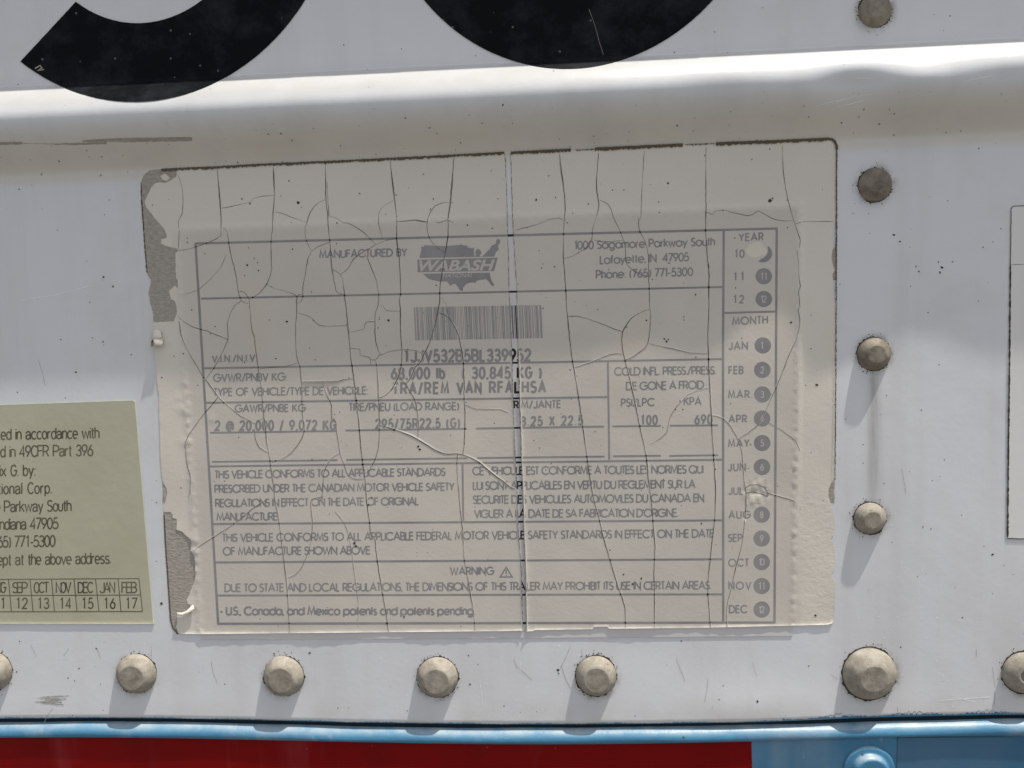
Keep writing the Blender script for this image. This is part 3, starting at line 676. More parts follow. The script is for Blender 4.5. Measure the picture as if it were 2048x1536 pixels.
# border lines
BL = [[(392, 487), (1555, 457)], [(1553.5, 455.5), (1549, 1246.5)], [(1550.5, 1245), (434.5, 1247.5)], [(436.5, 1249), (391, 485.5)], [(1447.5, 460), (1446, 700), (1446.5, 1246)],
      [(402, 597.3), (1446, 574)], [(408, 736.7), (1445, 718)], [(411, 805.6), (1217, 794)], [(1215.7, 723), (1218.5, 919)], [(417, 933), (1445, 919.5)],
      [(925, 928.5), (926.5, 1042)], [(425, 1048), (1445, 1040.6)], [(430, 1124.8), (1445, 1118.4)], [(434.5, 1191), (1446, 1188.6)], [(1447, 626), (1552, 623)],
      [(420.3, 865.6), (672.4, 862)], [(690.8, 861), (933.5, 857.4)], [(951.5, 857), (1208, 853)], [(1225, 852.8), (1321.8, 851.8)], [(1339.6, 851.4), (1436, 850.6)],
      [(423.7, 923.7), (675, 920.3)], [(692.5, 919.8), (935, 916.4)], [(954, 916), (1209, 913)], [(1226, 912.4), (1321.8, 911.4)], [(1338.6, 911.8), (1436, 910.4)]]
printed([dens(q, 4) for q in BL], [4.8] * 5 + [4.0] * 10 + [3.6] * 10, 'border_lines', lab)
TH = [("MANUFACTURED BY", (639.5, 516), (813, 511.8), 14.5), ("1000 Sagamore Parkway South", (1150, 498.5), (1429, 490.5), 15.5), ("Lafayette, IN  47905", (1200.6, 527.5), (1377, 521.5), 15.5),
      ("Phone: (765) 771-5300", (1192.8, 556.8), (1385, 551), 15.5), ("YEAR", (1478.6, 482), (1526, 480), 14), ("10", (1471, 515), (1488, 514.5), 14.5), ("11", (1469, 560.5), (1486, 560), 14.5), ("12", (1468.5, 606), (1487, 605.5), 14.5),
      ("MONTH", (1465.6, 649.5), (1534.8, 646.5), 14.5),
      ("JAN", (1458.5, 699), (1494.5, 698), 14), ("FEB", (1458, 747.5), (1486, 747), 14), ("MAR.", (1457, 796), (1504, 795.5), 14), ("APR", (1458, 845), (1493, 844.5), 14), ("MAY", (1457, 893.5), (1498, 893), 14),
      ("JUN", (1457, 941.5), (1490.6, 941), 14), ("JUL", (1458, 989), (1486, 988.5), 14), ("AUG", (1458, 1036.6), (1500, 1036), 14), ("SEP", (1457, 1083), (1484, 1082.5), 14), ("OCT", (1457.5, 1132.5), (1497, 1132), 14), ("NOV", (1458, 1178.5), (1501.5, 1178), 14), ("DEC", (1459, 1225.5), (1494, 1225), 14),
      ("V.I.N./N.I.V.", (425, 724.5), (513.5, 722), 13), ("GVWR/PNBV KG:", (427.5, 763), (573, 760.6), 14.5), ("TYPE OF VEHICLE/TYPE DE VEHICULE:", (427.5, 791.5), (735, 788), 14.5),
      ("GAWR/PNBE KG", (470.5, 824), (610, 822.6), 14), ("TIRE/PNEU (LOAD RANGE)", (698.5, 821.5), (917, 819.5), 14.5), ("RIM/JANTE", (1028.7, 816.5), (1121, 815), 14),
      ("COLD INFL. PRESS./PRESS.", (1229.4, 750.5), (1431, 748), 15), ("DE GONE A FROID", (1253, 779.8), (1407, 777), 15), ("PSI/LPC", (1243, 812.6), (1308.6, 811.2), 14.5), ("KPA", (1368.5, 810), (1402, 809.5), 14.5),
      ("THIS VEHICLE CONFORMS TO ALL APPLICABLE STANDARDS", (430, 956.5), (890, 951), 14.5), ("PRESCRIBED UNDER THE CANADIAN MOTOR VEHICLE SAFETY", (430, 985), (908, 980.5), 14.5), ("REGULATIONS IN EFFECT ON THE DATE OF ORIGINAL", (431.5, 1013.5), (837, 1009.5), 14.5), ("MANUFACTURE.", (434, 1041), (557, 1040), 14.5),
      ("CE VEHICULE EST CONFORME A TOUTES LES NORMES QUI", (945.7, 949.5), (1406, 946), 15), ("LUI SONT APPLICABLES EN VERTU DU REGLEMENT SUR LA", (946.7, 979), (1390, 975.5), 15), ("SECURITE DES VEHICULES AUTOMOVILES DU CANADA EN", (946.7, 1007), (1407, 1003.2), 15), ("VIGUER A LA DATE DE SA FABRICATION D'ORIGINE.", (949, 1035.2), (1355.5, 1033), 15),
      ("THIS VEHICLE CONFORMS TO ALL APPLICABLE FEDERAL MOTOR VEHICLE SAFETY STANDARDS IN EFFECT ON THE DATE", (445, 1083), (1427.6, 1074.2), 15), ("OF MANUFACTURE SHOWN ABOVE", (446.6, 1110), (740, 1108), 15),
      ("WARNING", (901, 1149.2), (987, 1149), 14.5), ("DUE TO STATE AND LOCAL REGULATIONS, THE DIMENSIONS OF THIS TRAILER MAY PROHIBIT ITS USE IN CERTAIN AREAS.", (450, 1183.2), (1421.5, 1178), 15)]
for tx, p0, p1, cap in TH: thin(tx, p0, p1, cap, lab)
thin("- U.S., Canada, and Mexico patents and patents pending.", (440.5, 1229.6), (949, 1229.4), 15.5, lab, w=3.8)
for tx, p0, p1, cap in [("1JJV532B5BL339952", (806.4, 724.3), (1062.4, 722.3), 24), ("68,000 lb   ( 30,845 KG )", (781.6, 758.4), (1083.5, 756.5), 22.5), ("TRA/REM VAN RFALHSA", (784, 788.6), (1092, 785), 22.5),
                        ("2 @ 20,000 / 9,072 KG", (429, 861.5), (672.4, 860.3), 19.5), ("295/75R22.5 (G)", (749.7, 858), (920.6, 855.6), 19), ("8.25 X 22.5", (1041, 852.4), (1167, 850), 18.5), ("100", (1280, 850), (1316, 849.5), 18.5), ("690", (1388.4, 848.6), (1425.5, 848), 18.5)]:
    heavy(tx, (p0[0] + 2, p0[1] - 1), (p1[0] - 2, p1[1] - 1), cap * 0.93, lab, w=cap * 0.215)
# warning triangle
V, F = ribbons([[(1000.5, 1154), (1012.4, 1134.5), (1024.3, 1154), (1000.5, 1154)], [(1012.4, 1140), (1012.4, 1148)], [(1012.4, 1150), (1012.4, 1151.5)]], [2.8, 2.6, 2.6], TOPOFF, dz=0.0012); obj('warning_triangle', V, F, 'faded', lab)
# barcode
random.seed(53)
bars, x = [], 0.0
for ch in range(19):
    wide = set(random.sample(range(9), 3))
    for e in range(9):
        w_ = 2.4 if e in wide else 1.0
        if e % 2 == 0: bars.append((x, w_))
        x += w_
    x += 1.6
sc_ = (1083.5 - 827.4) / x
V, F = [], []
for bx, bw in bars:
    i0 = len(V)
    for t in np.linspace(0, 1, 13):
        for xx in (bx, bx + bw + .28):
            fx = xx / x; V.append((827.4 + fx * 256 + t * 3.2, 614.5 - 4.5 * fx + t * (66.5 - 0.3 * fx)))
    F += [(i0 + 2 * k_ + 2, i0 + 2 * k_ + 3, i0 + 2 * k_ + 1, i0 + 2 * k_) for k_ in range(12)]
V = np.array(V); F0 = list(F)
co = P(V[:, 0], V[:, 1], TOPOFF(V[:, 0], V[:, 1])); a, b, c_ = co[F[0][0]], co[F[0][1]], co[F[0][2]]
if np.cross(b - a, c_ - a)[1] > 0: F0 = [f[::-1] for f in F]
gapf = [bool(in_gap(V[list(f), 0].mean(keepdims=True), V[list(f), 1].mean(keepdims=True))[0]) for f in F0]
Vt = [f for f, g_ in zip(F0, gapf) if not g_]; Vg = [f for f, g_ in zip(F0, gapf) if g_]
layered('barcode', (co, Vt), (P(V[:, 0], V[:, 1], INK), Vg), ['faded', 'ink'], lab)
# emblem
s8 = lambda pts: Z(800, 470, 8.533, pts)
up = s8([(330, 393), (350, 310), (365, 250), (360, 195), (400, 205), (415, 175), (560, 180), (780, 190), (1000, 170), (1050, 160), (1090, 178), (1165, 185), (1145, 215), (1190, 212), (1225, 228), (1270, 212), (1262, 260), (1262, 300), (1272, 362), (1290, 362), (1284, 300), (1300, 250), (1340, 232), (1388, 285), (1390, 320), (1350, 362), (1400, 365), (1450, 325), (1490, 275), (1530, 240), (1560, 185), (1630, 150), (1650, 75), (1690, 65), (1715, 115), (1690, 160), (1670, 180), (1690, 245), (1640, 290), (1610, 370)])
ban = s8([(298, 422), (1668, 386), (1606, 614), (300, 636)])
dn = s8([(388, 660), (1530, 642), (1540, 700), (1560, 770), (1610, 850), (1595, 880), (1550, 850), (1510, 790), (1470, 755), (1440, 760), (1380, 765), (1300, 785), (1290, 820), (1240, 810), (1180, 815), (1130, 840), (1080, 890), (1070, 955), (1020, 945), (990, 890), (950, 840), (900, 835), (880, 865), (850, 860), (810, 800), (740, 790), (700, 800), (640, 790), (560, 770), (490, 750), (450, 720), (420, 690)])
em = None
VV, FF = [], []
for poly in (up, ban, dn):
    o = sheet('emblem', dens(poly, 8, 0, True), TOPOFF, 'faded', lab, 8, skirt=False)
    VV.append(np.array([tuple(v.co) for v in o.data.vertices])); base_i = sum(len(q) for q in VV[:-1])
    FF += [tuple(i + base_i for i in p_.vertices) for p_ in o.data.polygons]
    me = o.data; bpy.data.objects.remove(o); bpy.data.meshes.remove(me)
em = obj('emblem', np.concatenate(VV), FF, 'faded', lab, label='map shaped maker emblem crossed by a lettered banner')
bold('WABASH', (838, 541.6), (990, 540.0), 20.0, em, name='banner_lettering', embold=0.03, off=lambda x, y: film_off(x, y) + 0.016, mat='knock', shear_=0.28)
bold('NATIONAL', (885, 555.0), (945.5, 554.4), 7.8, em, name='small_lettering', embold=0.0, off=lambda x, y: film_off(x, y) + 0.016, mat='knock', shear_=0.25)
# month and year discs
DISC = [(1527.6, 552.5, '11'), (1527.6, 598, '12'), (1525.6, 690.8, '1'), (1524.7, 739.8, '2'), (1524.7, 788.8, '3'), (1524, 837, '4'), (1524.4, 886, '5'), (1524, 934, '6'), (1523.4, 1029.4, '8'), (1523.4, 1076.9, '9'), (1523.4, 1124, '10'), (1523.4, 1171.9, '11'), (1523.4, 1219, '12')]
for x, y, tx in DISC:
    o = sheet('month_disc', [(x + 16.6 * math.cos(t), y + 16.2 * math.sin(t)) for t in np.linspace(0, 2 * math.pi, 41)[:-1]], TOPOFF, 'faded', lab, 9, skirt=False)
    hw = 5.0 if len(tx) == 2 else 2.8
    thin(tx, (x - hw, y + 6.4), (x + hw, y + 6.4), 12.5, o, name='disc_numeral', w=2.0, off=lambda x, y: film_off(x, y) + 0.014, mat='knock')
sheet('month_disc', arc(1525.5, 507, 19, 18, -52, 118, 20) + arc(1515, 500, 21, 19, 72, -20, 14), TOPOFF, 'faded', lab, 9, skirt=False, label='half scraped dot left as a crescent')
sheet('month_disc', [(1527, 970), (1534, 975), (1538, 984), (1537, 992), (1532, 996), (1533, 986), (1530, 977)], TOPOFF, 'faded', lab, 9, skirt=False, label='dot scraped down to a thin sliver')

n = NT('scuffed_film', 0.6, 0.3); n.color((0.66, 0.60, 0.50)); M['scuffed'] = n.m
# ---- film over the label
def rows(x0, x1):
    e = []
    for d in (0.8, 1.8, 3.2, 5.2, 8.0):
        xx = np.arange(x0, x1, 4.0); e.append(np.stack([xx, np.interp(xx, botx, boty) - d], -1))
    for d in (0.9, 2.2, 4.2, 7.5):
        yy = np.arange(680, 1258, 4.0); e.append(np.stack([np.interp(yy, SY, SA) - d, yy], -1)); e.append(np.stack([np.interp(yy, SY, SB) + d, yy], -1))
    for (a, b) in ((1513, 985),): 
        gx, gy = np.meshgrid(np.arange(a - 36, a + 36, 2.2), np.arange(b - 36, b + 36, 2.2)); e.append(np.stack([gx.ravel(), gy.ravel()], -1))
    return np.concatenate(e)
SL = [(a, y) for y, a, b in SPL]; SR = [(b, y) for y, a, b in SPL]
polyL = dens(leftb, 3.0, 0.45) + dens(botL, 6, 0.15)[1:] + dens(SL[::-1], 5, 0.35)[1:] + dens(topL, 5, 0.3)[1:]
polyR = dens(SR, 5, 0.35) + dens(botR, 4, 0.15)[1:] + dens(rightb, 4, 0.45)[1:] + dens(topR, 4, 0.35)[1:-1]
def clean(poly):
    out = []
    for p in poly:
        if not out or math.hypot(p[0] - out[-1][0], p[1] - out[-1][1]) > 0.6: out.append(p)
    return out
sheet('cover_film', clean(polyL), film_off, 'film', lab, 5.0, extra=rows(357, 1046), low=0.1)
sheet('cover_film', clean(polyR), film_off, 'film', lab, 5.0, extra=rows(1050, 1660), low=0.1)
sheet('scraped_patch', dens([(1513 + (20 + 3 * math.sin(3 * t)) * math.cos(t), 499 + (15 + 2 * math.sin(4 * t)) * math.sin(t)) for t in np.linspace(0, 6.283, 25)[:-1]], 3, .5, True), lambda x, y: film_off(x, y) + 0.012, 'scuffed', lab, 5, skirt=False)
# adhesive left where the film tore away
RA = [(350, 336), (318, 338.5), (300, 340), (288, 350), (281.5, 365), (281.5, 390), (284, 400), (285.5, 430), (288, 460), (290, 500), (294, 540), (295, 549), (302, 562), (300, 572), (297, 584), (300, 606), (306, 626), (306.6, 646), (352, 645), (358, 620), (360, 570), (360, 500), (338, 470), (330, 445), (300, 412), (296, 400), (310, 376), (340, 368), (356, 352)]
RB = [(327, 1022), (329.5, 1060), (331, 1090), (336, 1160), (340, 1220), (342, 1245), (346, 1256), (357, 1268.5), (362, 1262), (360, 1232), (384, 1228), (384, 1205), (380, 1200), (396, 1160), (396, 1110), (386, 1075), (360, 1052), (350, 1030), (338, 1021)]
RC = [(325, 962), (325.5, 1006), (333, 1006), (338, 986), (332, 962)]
RD = [(1655, 962), (1669.5, 955), (1668.5, 1006), (1660, 1006), (1653, 985)]
RE = [(1660, 492), (1671.8, 488), (1671.8, 560), (1664, 560)]
for q in (RA, RB, RC, RD, RE): sheet('adhesive_residue', dens(q, 3.5, 0.6, True), 0.05, 'residue', lab, 9)
for q in ([(322, 479), (333, 476), (341, 481), (352, 492), (352, 497), (340, 494), (328, 490)], [(338, 582), (350, 571), (354, 577), (350, 590), (343, 600)], [(320, 352), (330, 347), (340, 356), (333, 362), (326, 360)], [(351, 505), (357, 503), (357, 560), (352, 556)]):
    sheet('torn_scrap', dens(q, 3, .4, True), 0.11, 'scuffed', lab, 6)
sheet('torn_scrap', dens([(1494, 993), (1503, 988), (1524, 990), (1531, 999), (1521, 1006), (1501, 1005)], 3, .5, True), lambda x, y: film_off(x, y) + 0.02, 'scuffed', lab, 4)
V, F = ribbons([dens([(1489, 977), (1500, 970), (1514, 969), (1527, 974), (1535, 983)], 3, .3), dens([(1492, 986), (1505, 984), (1520, 987), (1536, 993)], 3, .4)], [1.2, 1.6], lambda x, y: film_off(x, y) + 0.03); obj('crease_lines', V, F, 'crack', lab)
# loose flakes
def flake(pts, hs):
    p = np.array(pts, float); V = P(p[:, 0], p[:, 1], np.array(hs)); n_ = len(p) // 2
    F = [(i, i + 1, n_ + i + 1, n_ + i) for i in range(n_ - 1)]
    a, b, c_ = (V[F[0][i]] for i in range(3))
    if np.cross(b - a, c_ - a)[1] > 0: F = [f[::-1] for f in F]
    o = obj('film_flake', V, F, 'film', lab, smooth=True)
    md = o.modifiers.new('thickness', 'SOLIDIFY'); md.thickness = 0.00009; md.offset = 0
flake([(306, 660), (313, 659), (321, 662), (304, 672), (313, 671), (325, 674), (302, 684), (313, 683), (326.5, 686), (302, 693), (312, 691), (325, 692)], [.35, .35, .35, .5, .5, .5, 1.0, 1.0, 1.0, 1.6, 1.5, 1.4])
flake([(354, 1229), (365, 1231), (376, 1228), (389, 1217), (354, 1224.5), (364, 1225.5), (374, 1221), (386, 1209.5)], [.9, .9, .9, .8, .35, .35, .35, .3])
# dirt line along the upper and right edge
def ragged(top, thick, step=2.0, up_j=0.5, low_j=2.2, fade=None):
    a = dens(top, step, 0); up_ = [(x, y + random.uniform(-up_j, up_j)) for x, y in a]
    lo_ = [(x + random.uniform(-.6, .6), y + thick * (fade(x) if fade else 1) + random.uniform(-low_j, low_j)) for x, y in a][::-1]
    return up_, lo_
V, F = [], []
def strip(top, thick, name='edge_dirt', mat='edge', off=0.36, low_j=1.7):
    u_, l_ = ragged(top, thick, low_j=low_j); l_ = l_[::-1]; p = np.array(u_ + l_); n_ = len(u_)
    co = P(p[:, 0], p[:, 1], off); F = [(i, i + 1, n_ + i + 1, n_ + i) for i in range(n_ - 1)]
    a, b, c_ = (co[F[0][i]] for i in range(3))
    if np.cross(b - a, c_ - a)[1] > 0: F = [f[::-1] for f in F]
    return co, F
tops = [strip([(322, 337.5), (345, 336), (430, 332.5), (517, 327.5), (680, 320.5), (860, 311.5), (1008, 303.5)], 4.6), strip([(1022, 303.2), (1142, 297)], 5.6), strip([(1150, 299.5), (1190, 297.5)], 1.6),
         strip([(1190, 295), (1300, 290), (1366, 286.5)], 6.0), strip([(1370, 288.5), (1428, 286)], 1.6), strip([(1432, 284.5), (1550, 280), (1655, 275)], 6.2)]
for q in tops: obj('edge_dirt', q[0], q[1], 'edge', lab)
rl = [(1655, 277.5), (1664, 278.5), (1670, 283), (1673, 290), (1673.5, 300), (1673, 420), (1672.5, 560), (1671.5, 800), (1670, 960)]
d_ = dens(rl, 2.5, 0.5); RV, RF = ribbons([d_], [[(4.5 if p[1] < 300 else 2.4 if p[1] < 600 else 1.6) + random.uniform(-.7, 1.1) for p in d_]], 0.37)
obj('edge_dirt', RV, RF, 'edge', lab)
ll = dens([(282, 366), (283, 400), (286, 440), (290, 500), (294, 545)], 2.5, 0.5); RV, RF = ribbons([dens([(328, 1030), (331, 1090), (336, 1160), (341, 1240), (346, 1257), (356, 1268)], 3, .4)], [2.6], 0.09); obj('edge_dirt', RV, RF, 'edge', lab)
RV, RF = ribbons([ll], [[1.8 + random.uniform(-.8, 1.6) for p in ll]], 0.09)
obj('edge_dirt', RV, RF, 'edge', lab)

# ---- cracks
A_ = (330, 270, 5.851); B_ = (630, 280, 5.851); C_ = (340, 500, 5.851); D_ = (640, 520, 5.851); E_ = (960, 270, 5.851); F_ = (1290, 270, 5.12); G_ = (1000, 500, 5.851); I_ = (1310, 500, 5.486)
a_ = (340, 740, 5.851); b_ = (660, 740, 5.851); c3 = (980, 740, 5.851); d3 = (1280, 740, 5.12); e3 = (340, 1000, 5.486); f3 = (660, 1000, 5.486); g3 = (980, 1000, 5.486); h3 = (1280, 1000, 5.12); k3 = (380, 900, 3.303)
def cat(*segs):
    out = []
    for (o3, pts) in segs: out += Z(*o3, pts)
    return out
CR = [  # (width, points)
 (1.3, cat((A_, [(145, 450), (185, 560), (210, 690), (208, 830), (195, 930), (155, 1010), (160, 1080), (165, 1130), (155, 1320), (150, 1350)]))),
 (2.9, cat((A_, [(612, 390), (630, 620), (650, 860), (658, 1000), (653, 1070)]))),
 (1.4, cat((A_, [(653, 1070), (655, 1165), (600, 1215), (500, 1262), (380, 1305), (250, 1340), (150, 1352)]))),
 (1.8, cat((A_, [(653, 1070), (700, 1100), (730, 1150), (748, 1270), (775, 1420), (800, 1521)]), (C_, [(740, 150), (775, 320), (800, 490), (820, 560), (835, 590), (870, 615), (915, 625)]))),
 (1.7, cat((C_, [(805, 495), (845, 483), (885, 510), (915, 560), (925, 580), (935, 700), (945, 830), (965, 960), (985, 1005), (995, 1100), (1015, 1250), (1030, 1370), (1050, 1521)]), (a_, [(1060, 150), (1085, 400), (1100, 560), (1120, 700), (1130, 850), (1170, 1060), (1190, 1230), (1215, 1380), (1225, 1521)]), (e3, [(1195, 240), (1230, 520), (1255, 720), (1280, 930), (1290, 1060), (1300, 1250), (1312, 1465)]))),
 (1.1, cat((A_, [(650, 860), (760, 840), (900, 808), (1000, 785), (1030, 745), (1120, 720), (1200, 710), (1270, 708)]))),
 (2.6, cat((A_, [(1268, 380), (1275, 560), (1280, 690), (1270, 850), (1258, 1020)]))),
 (1.8, cat((A_, [(1258, 1020), (1258, 1120), (1245, 1180), (1240, 1350), (1245, 1521)]), (C_, [(1190, 200), (1170, 310), (1130, 400), (1060, 490), (990, 545), (925, 575)]))),
 (1.0, cat((A_, [(1285, 900), (1350, 908), (1450, 950), (1560, 990), (1655, 1020)]))),
 (1.9, cat((B_, [(122, 270), (127, 690), (150, 890), (155, 1000), (170, 1165), (183, 1310), (190, 1440), (200, 1510)]), (D_, [(145, 110), (160, 230), (180, 310), (190, 370), (225, 395), (285, 410)]))),
 (1.4, cat((B_, [(138, 480), (150, 700), (163, 890)]))),
 (1.4, cat((A_, [(1880, 755), (1800, 790), (1735, 850), (1690, 930), (1660, 1015), (1640, 1080), (1640, 1170), (1665, 1260), (1715, 1360)]))),
 (1.5, cat((A_, [(1930, 1255), (1850, 1280), (1770, 1320), (1710, 1370), (1670, 1450), (1660, 1521)]), (C_, [(1620, 80), (1600, 160), (1585, 280), (1555, 430), (1555, 550), (1535, 600), (1490, 625)]))),
 (1.2, cat((C_, [(1485, 540), (1510, 520), (1550, 520)]))),
 (1.6, cat((C_, [(1130, 400), (1200, 440), (1300, 470), (1400, 500), (1485, 540), (1480, 600), (1485, 700), (1472, 850), (1470, 1050), (1475, 1180), (1495, 1290), (1520, 1370), (1535, 1521)]), (a_, [(1545, 210), (1545, 400), (1555, 580), (1570, 680), (1560, 750), (1520, 840), (1450, 930), (1390, 995), (1290, 1050), (1190, 1080)]))),
 (0.8, cat((C_, [(80, 520), (200, 510), (330, 465), (430, 380), (520, 290), (600, 190), (640, 100), (655, 60)]))),
 (1.4, cat((C_, [(830, 595), (760, 650), (705, 740), (670, 860), (680, 1000), (675, 1060), (630, 1160), (570, 1280), (505, 1390), (420, 1510)]))),
 (1.6, cat((C_, [(85, 775), (180, 850), (280, 905), (360, 930), (430, 945), (560, 1000), (680, 1045)]))),
 (1.4, cat((C_, [(105, 830), (130, 990), (170, 1100), (230, 1220), (310, 1350), (400, 1505)]), (a_, [(420, 115), (560, 310), (640, 390), (740, 475), (830, 545), (920, 590), (1005, 635)]))),
 (1.1, cat((C_, [(1490, 735), (1580, 760), (1660, 795), (1700, 845), (1740, 875), (1810, 890), (2070, 888)]))),
 (1.3, cat((C_, [(1050, 1390), (1200, 1370), (1340, 1365), (1430, 1340), (1490, 1320)]))),
 (1.5, cat((B_, [(165, 890), (220, 905), (290, 935), (335, 970), (380, 970), (480, 1020), (580, 1090), (650, 1160), (715, 1225)]))),
 (1.6, cat((B_, [(960, 1150), (880, 1165), (800, 1185), (710, 1225), (610, 1285), (500, 1350), (440, 1405), (415, 1460), (370, 1521)]), (D_, [(330, 100), (245, 165)]))),
 (1.4, cat((B_, [(570, 1315), (620, 1400), (670, 1521)]), (D_, [(620, 120), (665, 250), (668, 325), (685, 370), (685, 470), (680, 530), (645, 630), (642, 720), (642, 850), (650, 950), (680, 1050), (705, 1110)]))),
 (3.0, cat((B_, [(880, 240), (905, 480), (930, 690), (950, 860)]))),
 (2.0, cat((B_, [(950, 860), (955, 960), (955, 1150), (970, 1280), (985, 1400), (993, 1521)]), (D_, [(938, 200), (945, 410), (930, 440), (940, 600), (940, 800), (950, 950), (960, 1055), (955, 1200), (940, 1290), (915, 1375), (870, 1460), (830, 1521)]), (b_, [(760, 170), (700, 250), (640, 305), (570, 328)]))),
 (1.1, cat((B_, [(915, 710), (840, 750), (770, 805), (745, 870), (743, 960), (760, 1050), (780, 1120), (795, 1165)]))),
 (1.9, cat((B_, [(960, 955), (1080, 945), (1180, 938), (1250, 950), (1310, 958)]))),
 (1.4, cat((B_, [(1570, 728), (1480, 740), (1400, 775), (1345, 850), (1320, 920), (1310, 1000), (1320, 1090), (1355, 1180), (1430, 1260), (1520, 1325)]))),
 (3.4, cat((B_, [(1625, 210), (1605, 480), (1580, 760), (1555, 930)]))),
 (2.1, cat((B_, [(1555, 930), (1560, 1000), (1555, 1140), (1530, 1280), (1510, 1400), (1495, 1521)]), (D_, [(1430, 130), (1405, 300), (1400, 400), (1400, 480), (1380, 600), (1350, 740), (1310, 880), (1260, 1020), (1220, 1095), (1180, 1190), (1115, 1250), (1080, 1340), (1040, 1410), (995, 1450)]))),
 (1.8, cat((B_, [(1420, 968), (1480, 962), (1550, 935), (1625, 970)]))),
 (1.9, cat((D_, [(145, 110), (190, 130), (240, 175), (270, 250), (280, 350), (290, 450), (310, 600), (325, 780), (345, 950), (355, 1100), (375, 1250), (395, 1390), (415, 1521)]), (b_, [(290, 200), (305, 350), (330, 560), (345, 720), (360, 900), (380, 1080), (400, 1220), (420, 1400), (425, 1521)]), (f3, [(435, 250), (445, 370), (495, 440), (500, 530), (520, 680), (560, 930), (580, 1050), (610, 1220), (640, 1445)]))),
 (0.9, cat((D_, [(690, 530), (740, 540), (770, 585), (830, 598), (935, 600)]))),
 (0.9, cat((D_, [(345, 845), (430, 830), (500, 815), (525, 795), (525, 750), (550, 725), (640, 720)]))),
 (1.2, cat((D_, [(350, 1030), (465, 1045), (470, 1110), (580, 1140), (590, 1165), (650, 1170), (690, 1120), (760, 1090), (860, 1060), (960, 1050), (1060, 1052), (1130, 1065), (1215, 1100)]))),
 (1.0, cat((D_, [(590, 1165), (595, 1230)]))),
 (1.6, cat((D_, [(650, 1170), (665, 1240), (675, 1400), (680, 1521)]), (b_, [(565, 300), (575, 480), (580, 650), (570, 870), (550, 970), (525, 1060), (475, 1140), (470, 1165), (400, 1210)]))),
 (1.2, cat((D_, [(1420, 440), (1465, 500), (1490, 580), (1490, 640)]))),
 (1.9, cat((D_, [(1395, 618), (1450, 640), (1520, 690), (1580, 790), (1620, 880), (1650, 1020), (1675, 1170), (1680, 1300), (1690, 1521)]), (b_, [(1568, 250), (1572, 400), (1580, 500), (1578, 700), (1570, 880), (1555, 990)]))),
 (1.7, cat((D_, [(915, 1380), (960, 1410), (1000, 1455)]), (b_, [(880, 170), (940, 260), (985, 330), (1010, 420), (1025, 520), (1035, 650), (1025, 800)]))),
 (1.5, cat((a_, [(1540, 140), (1760, 138), (1970, 135)]), (b_, [(95, 135), (150, 115), (270, 100)]))),
 (1.4, cat((a_, [(1780, 140), (1830, 290), (1870, 360), (1890, 420), (1895, 590), (1920, 565), (1940, 610), (1945, 700), (1970, 850), (1985, 970)]), (b_, [(120, 990), (165, 1110), (205, 1220), (260, 1265), (310, 1278), (395, 1275)]))),
 (1.2, cat((a_, [(1985, 975), (1910, 1020), (1850, 1090), (1800, 1200), (1790, 1330), (1780, 1521)]), (k3, [(870, 310), (800, 330), (800, 400), (810, 480), (800, 600), (780, 680), (740, 770), (700, 820), (650, 845)]))),
 (1.5, cat((a_, [(560, 320), (480, 420), (400, 510), (300, 640), (220, 760), (175, 870), (185, 1000), (200, 1120), (235, 1250), (235, 1440), (210, 1500)]))),
 (1.0, cat((a_, [(1095, 570), (1015, 600), (1005, 635), (990, 720), (1010, 840), (1050, 910), (1145, 965)]))),
 (2.0, cat((b_, [(585, 645), (680, 675), (800, 715), (920, 760), (1020, 810), (1120, 870), (1200, 920), (1290, 965), (1380, 985), (1480, 980), (1560, 995), (1650, 1030), (1750, 1085), (1850, 1170), (1950, 1250)]), (c3, [(80, 1240), (170, 1315), (240, 1375), (290, 1390)]))),
 (1.0, cat((b_, [(1580, 405), (1640, 430), (1720, 458), (1960, 465)]), (c3, [(110, 462), (215, 500)]))),
 (1.5, cat((b_, [(1490, 985), (1485, 1100), (1490, 1260), (1505, 1400), (1512, 1521)]), (f3, [(1440, 200), (1455, 330), (1460, 450), (1465, 560), (1475, 670), (1500, 800), (1525, 950), (1550, 1090), (1575, 1240), (1588, 1435)]))),
 (2.8, cat((E_, [(930, 220), (945, 380), (970, 560), (990, 720), (998, 860), (988, 970)]))),
 (2.0, cat((E_, [(988, 970), (980, 1080), (975, 1200), (975, 1400), (982, 1521)]), (G_, [(755, 250), (770, 480), (780, 680), (800, 880), (820, 1080), (845, 1280), (870, 1420), (885, 1521)]), (c3, [(1020, 210), (1035, 320), (1060, 480), (1085, 660), (1110, 840), (1140, 1060), (1160, 1200), (1180, 1340), (1215, 1521)]), (g3, [(1200, 220), (1240, 400), (1310, 640), (1400, 940), (1450, 1080), (1480, 1180), (1485, 1310), (1485, 1420)]))),
 (2.2, cat((E_, [(1388, 210), (1370, 430), (1362, 600), (1385, 760), (1392, 830), (1365, 950)]))),
 (1.6, cat((E_, [(1365, 950), (1345, 1000), (1320, 1100), (1310, 1200), (1290, 1270), (1240, 1320), (1150, 1380), (1060, 1425), (985, 1448)]))),
 (1.2, cat((E_, [(415, 1115), (530, 1085), (680, 1045), (800, 990), (930, 970), (960, 990), (985, 985)]))),
 (1.5, cat((E_, [(1400, 762), (1450, 780), (1500, 810), (1540, 880), (1560, 960), (1610, 1060), (1650, 1150), (1690, 1260), (1702, 1350), (1705, 1480), (1720, 1515)]), (G_, [(1490, 170), (1550, 235), (1640, 285), (1735, 308)]))),
 (1.0, cat((E_, [(1320, 1222), (1400, 1245), (1500, 1250), (1600, 1240), (1670, 1230)]))),
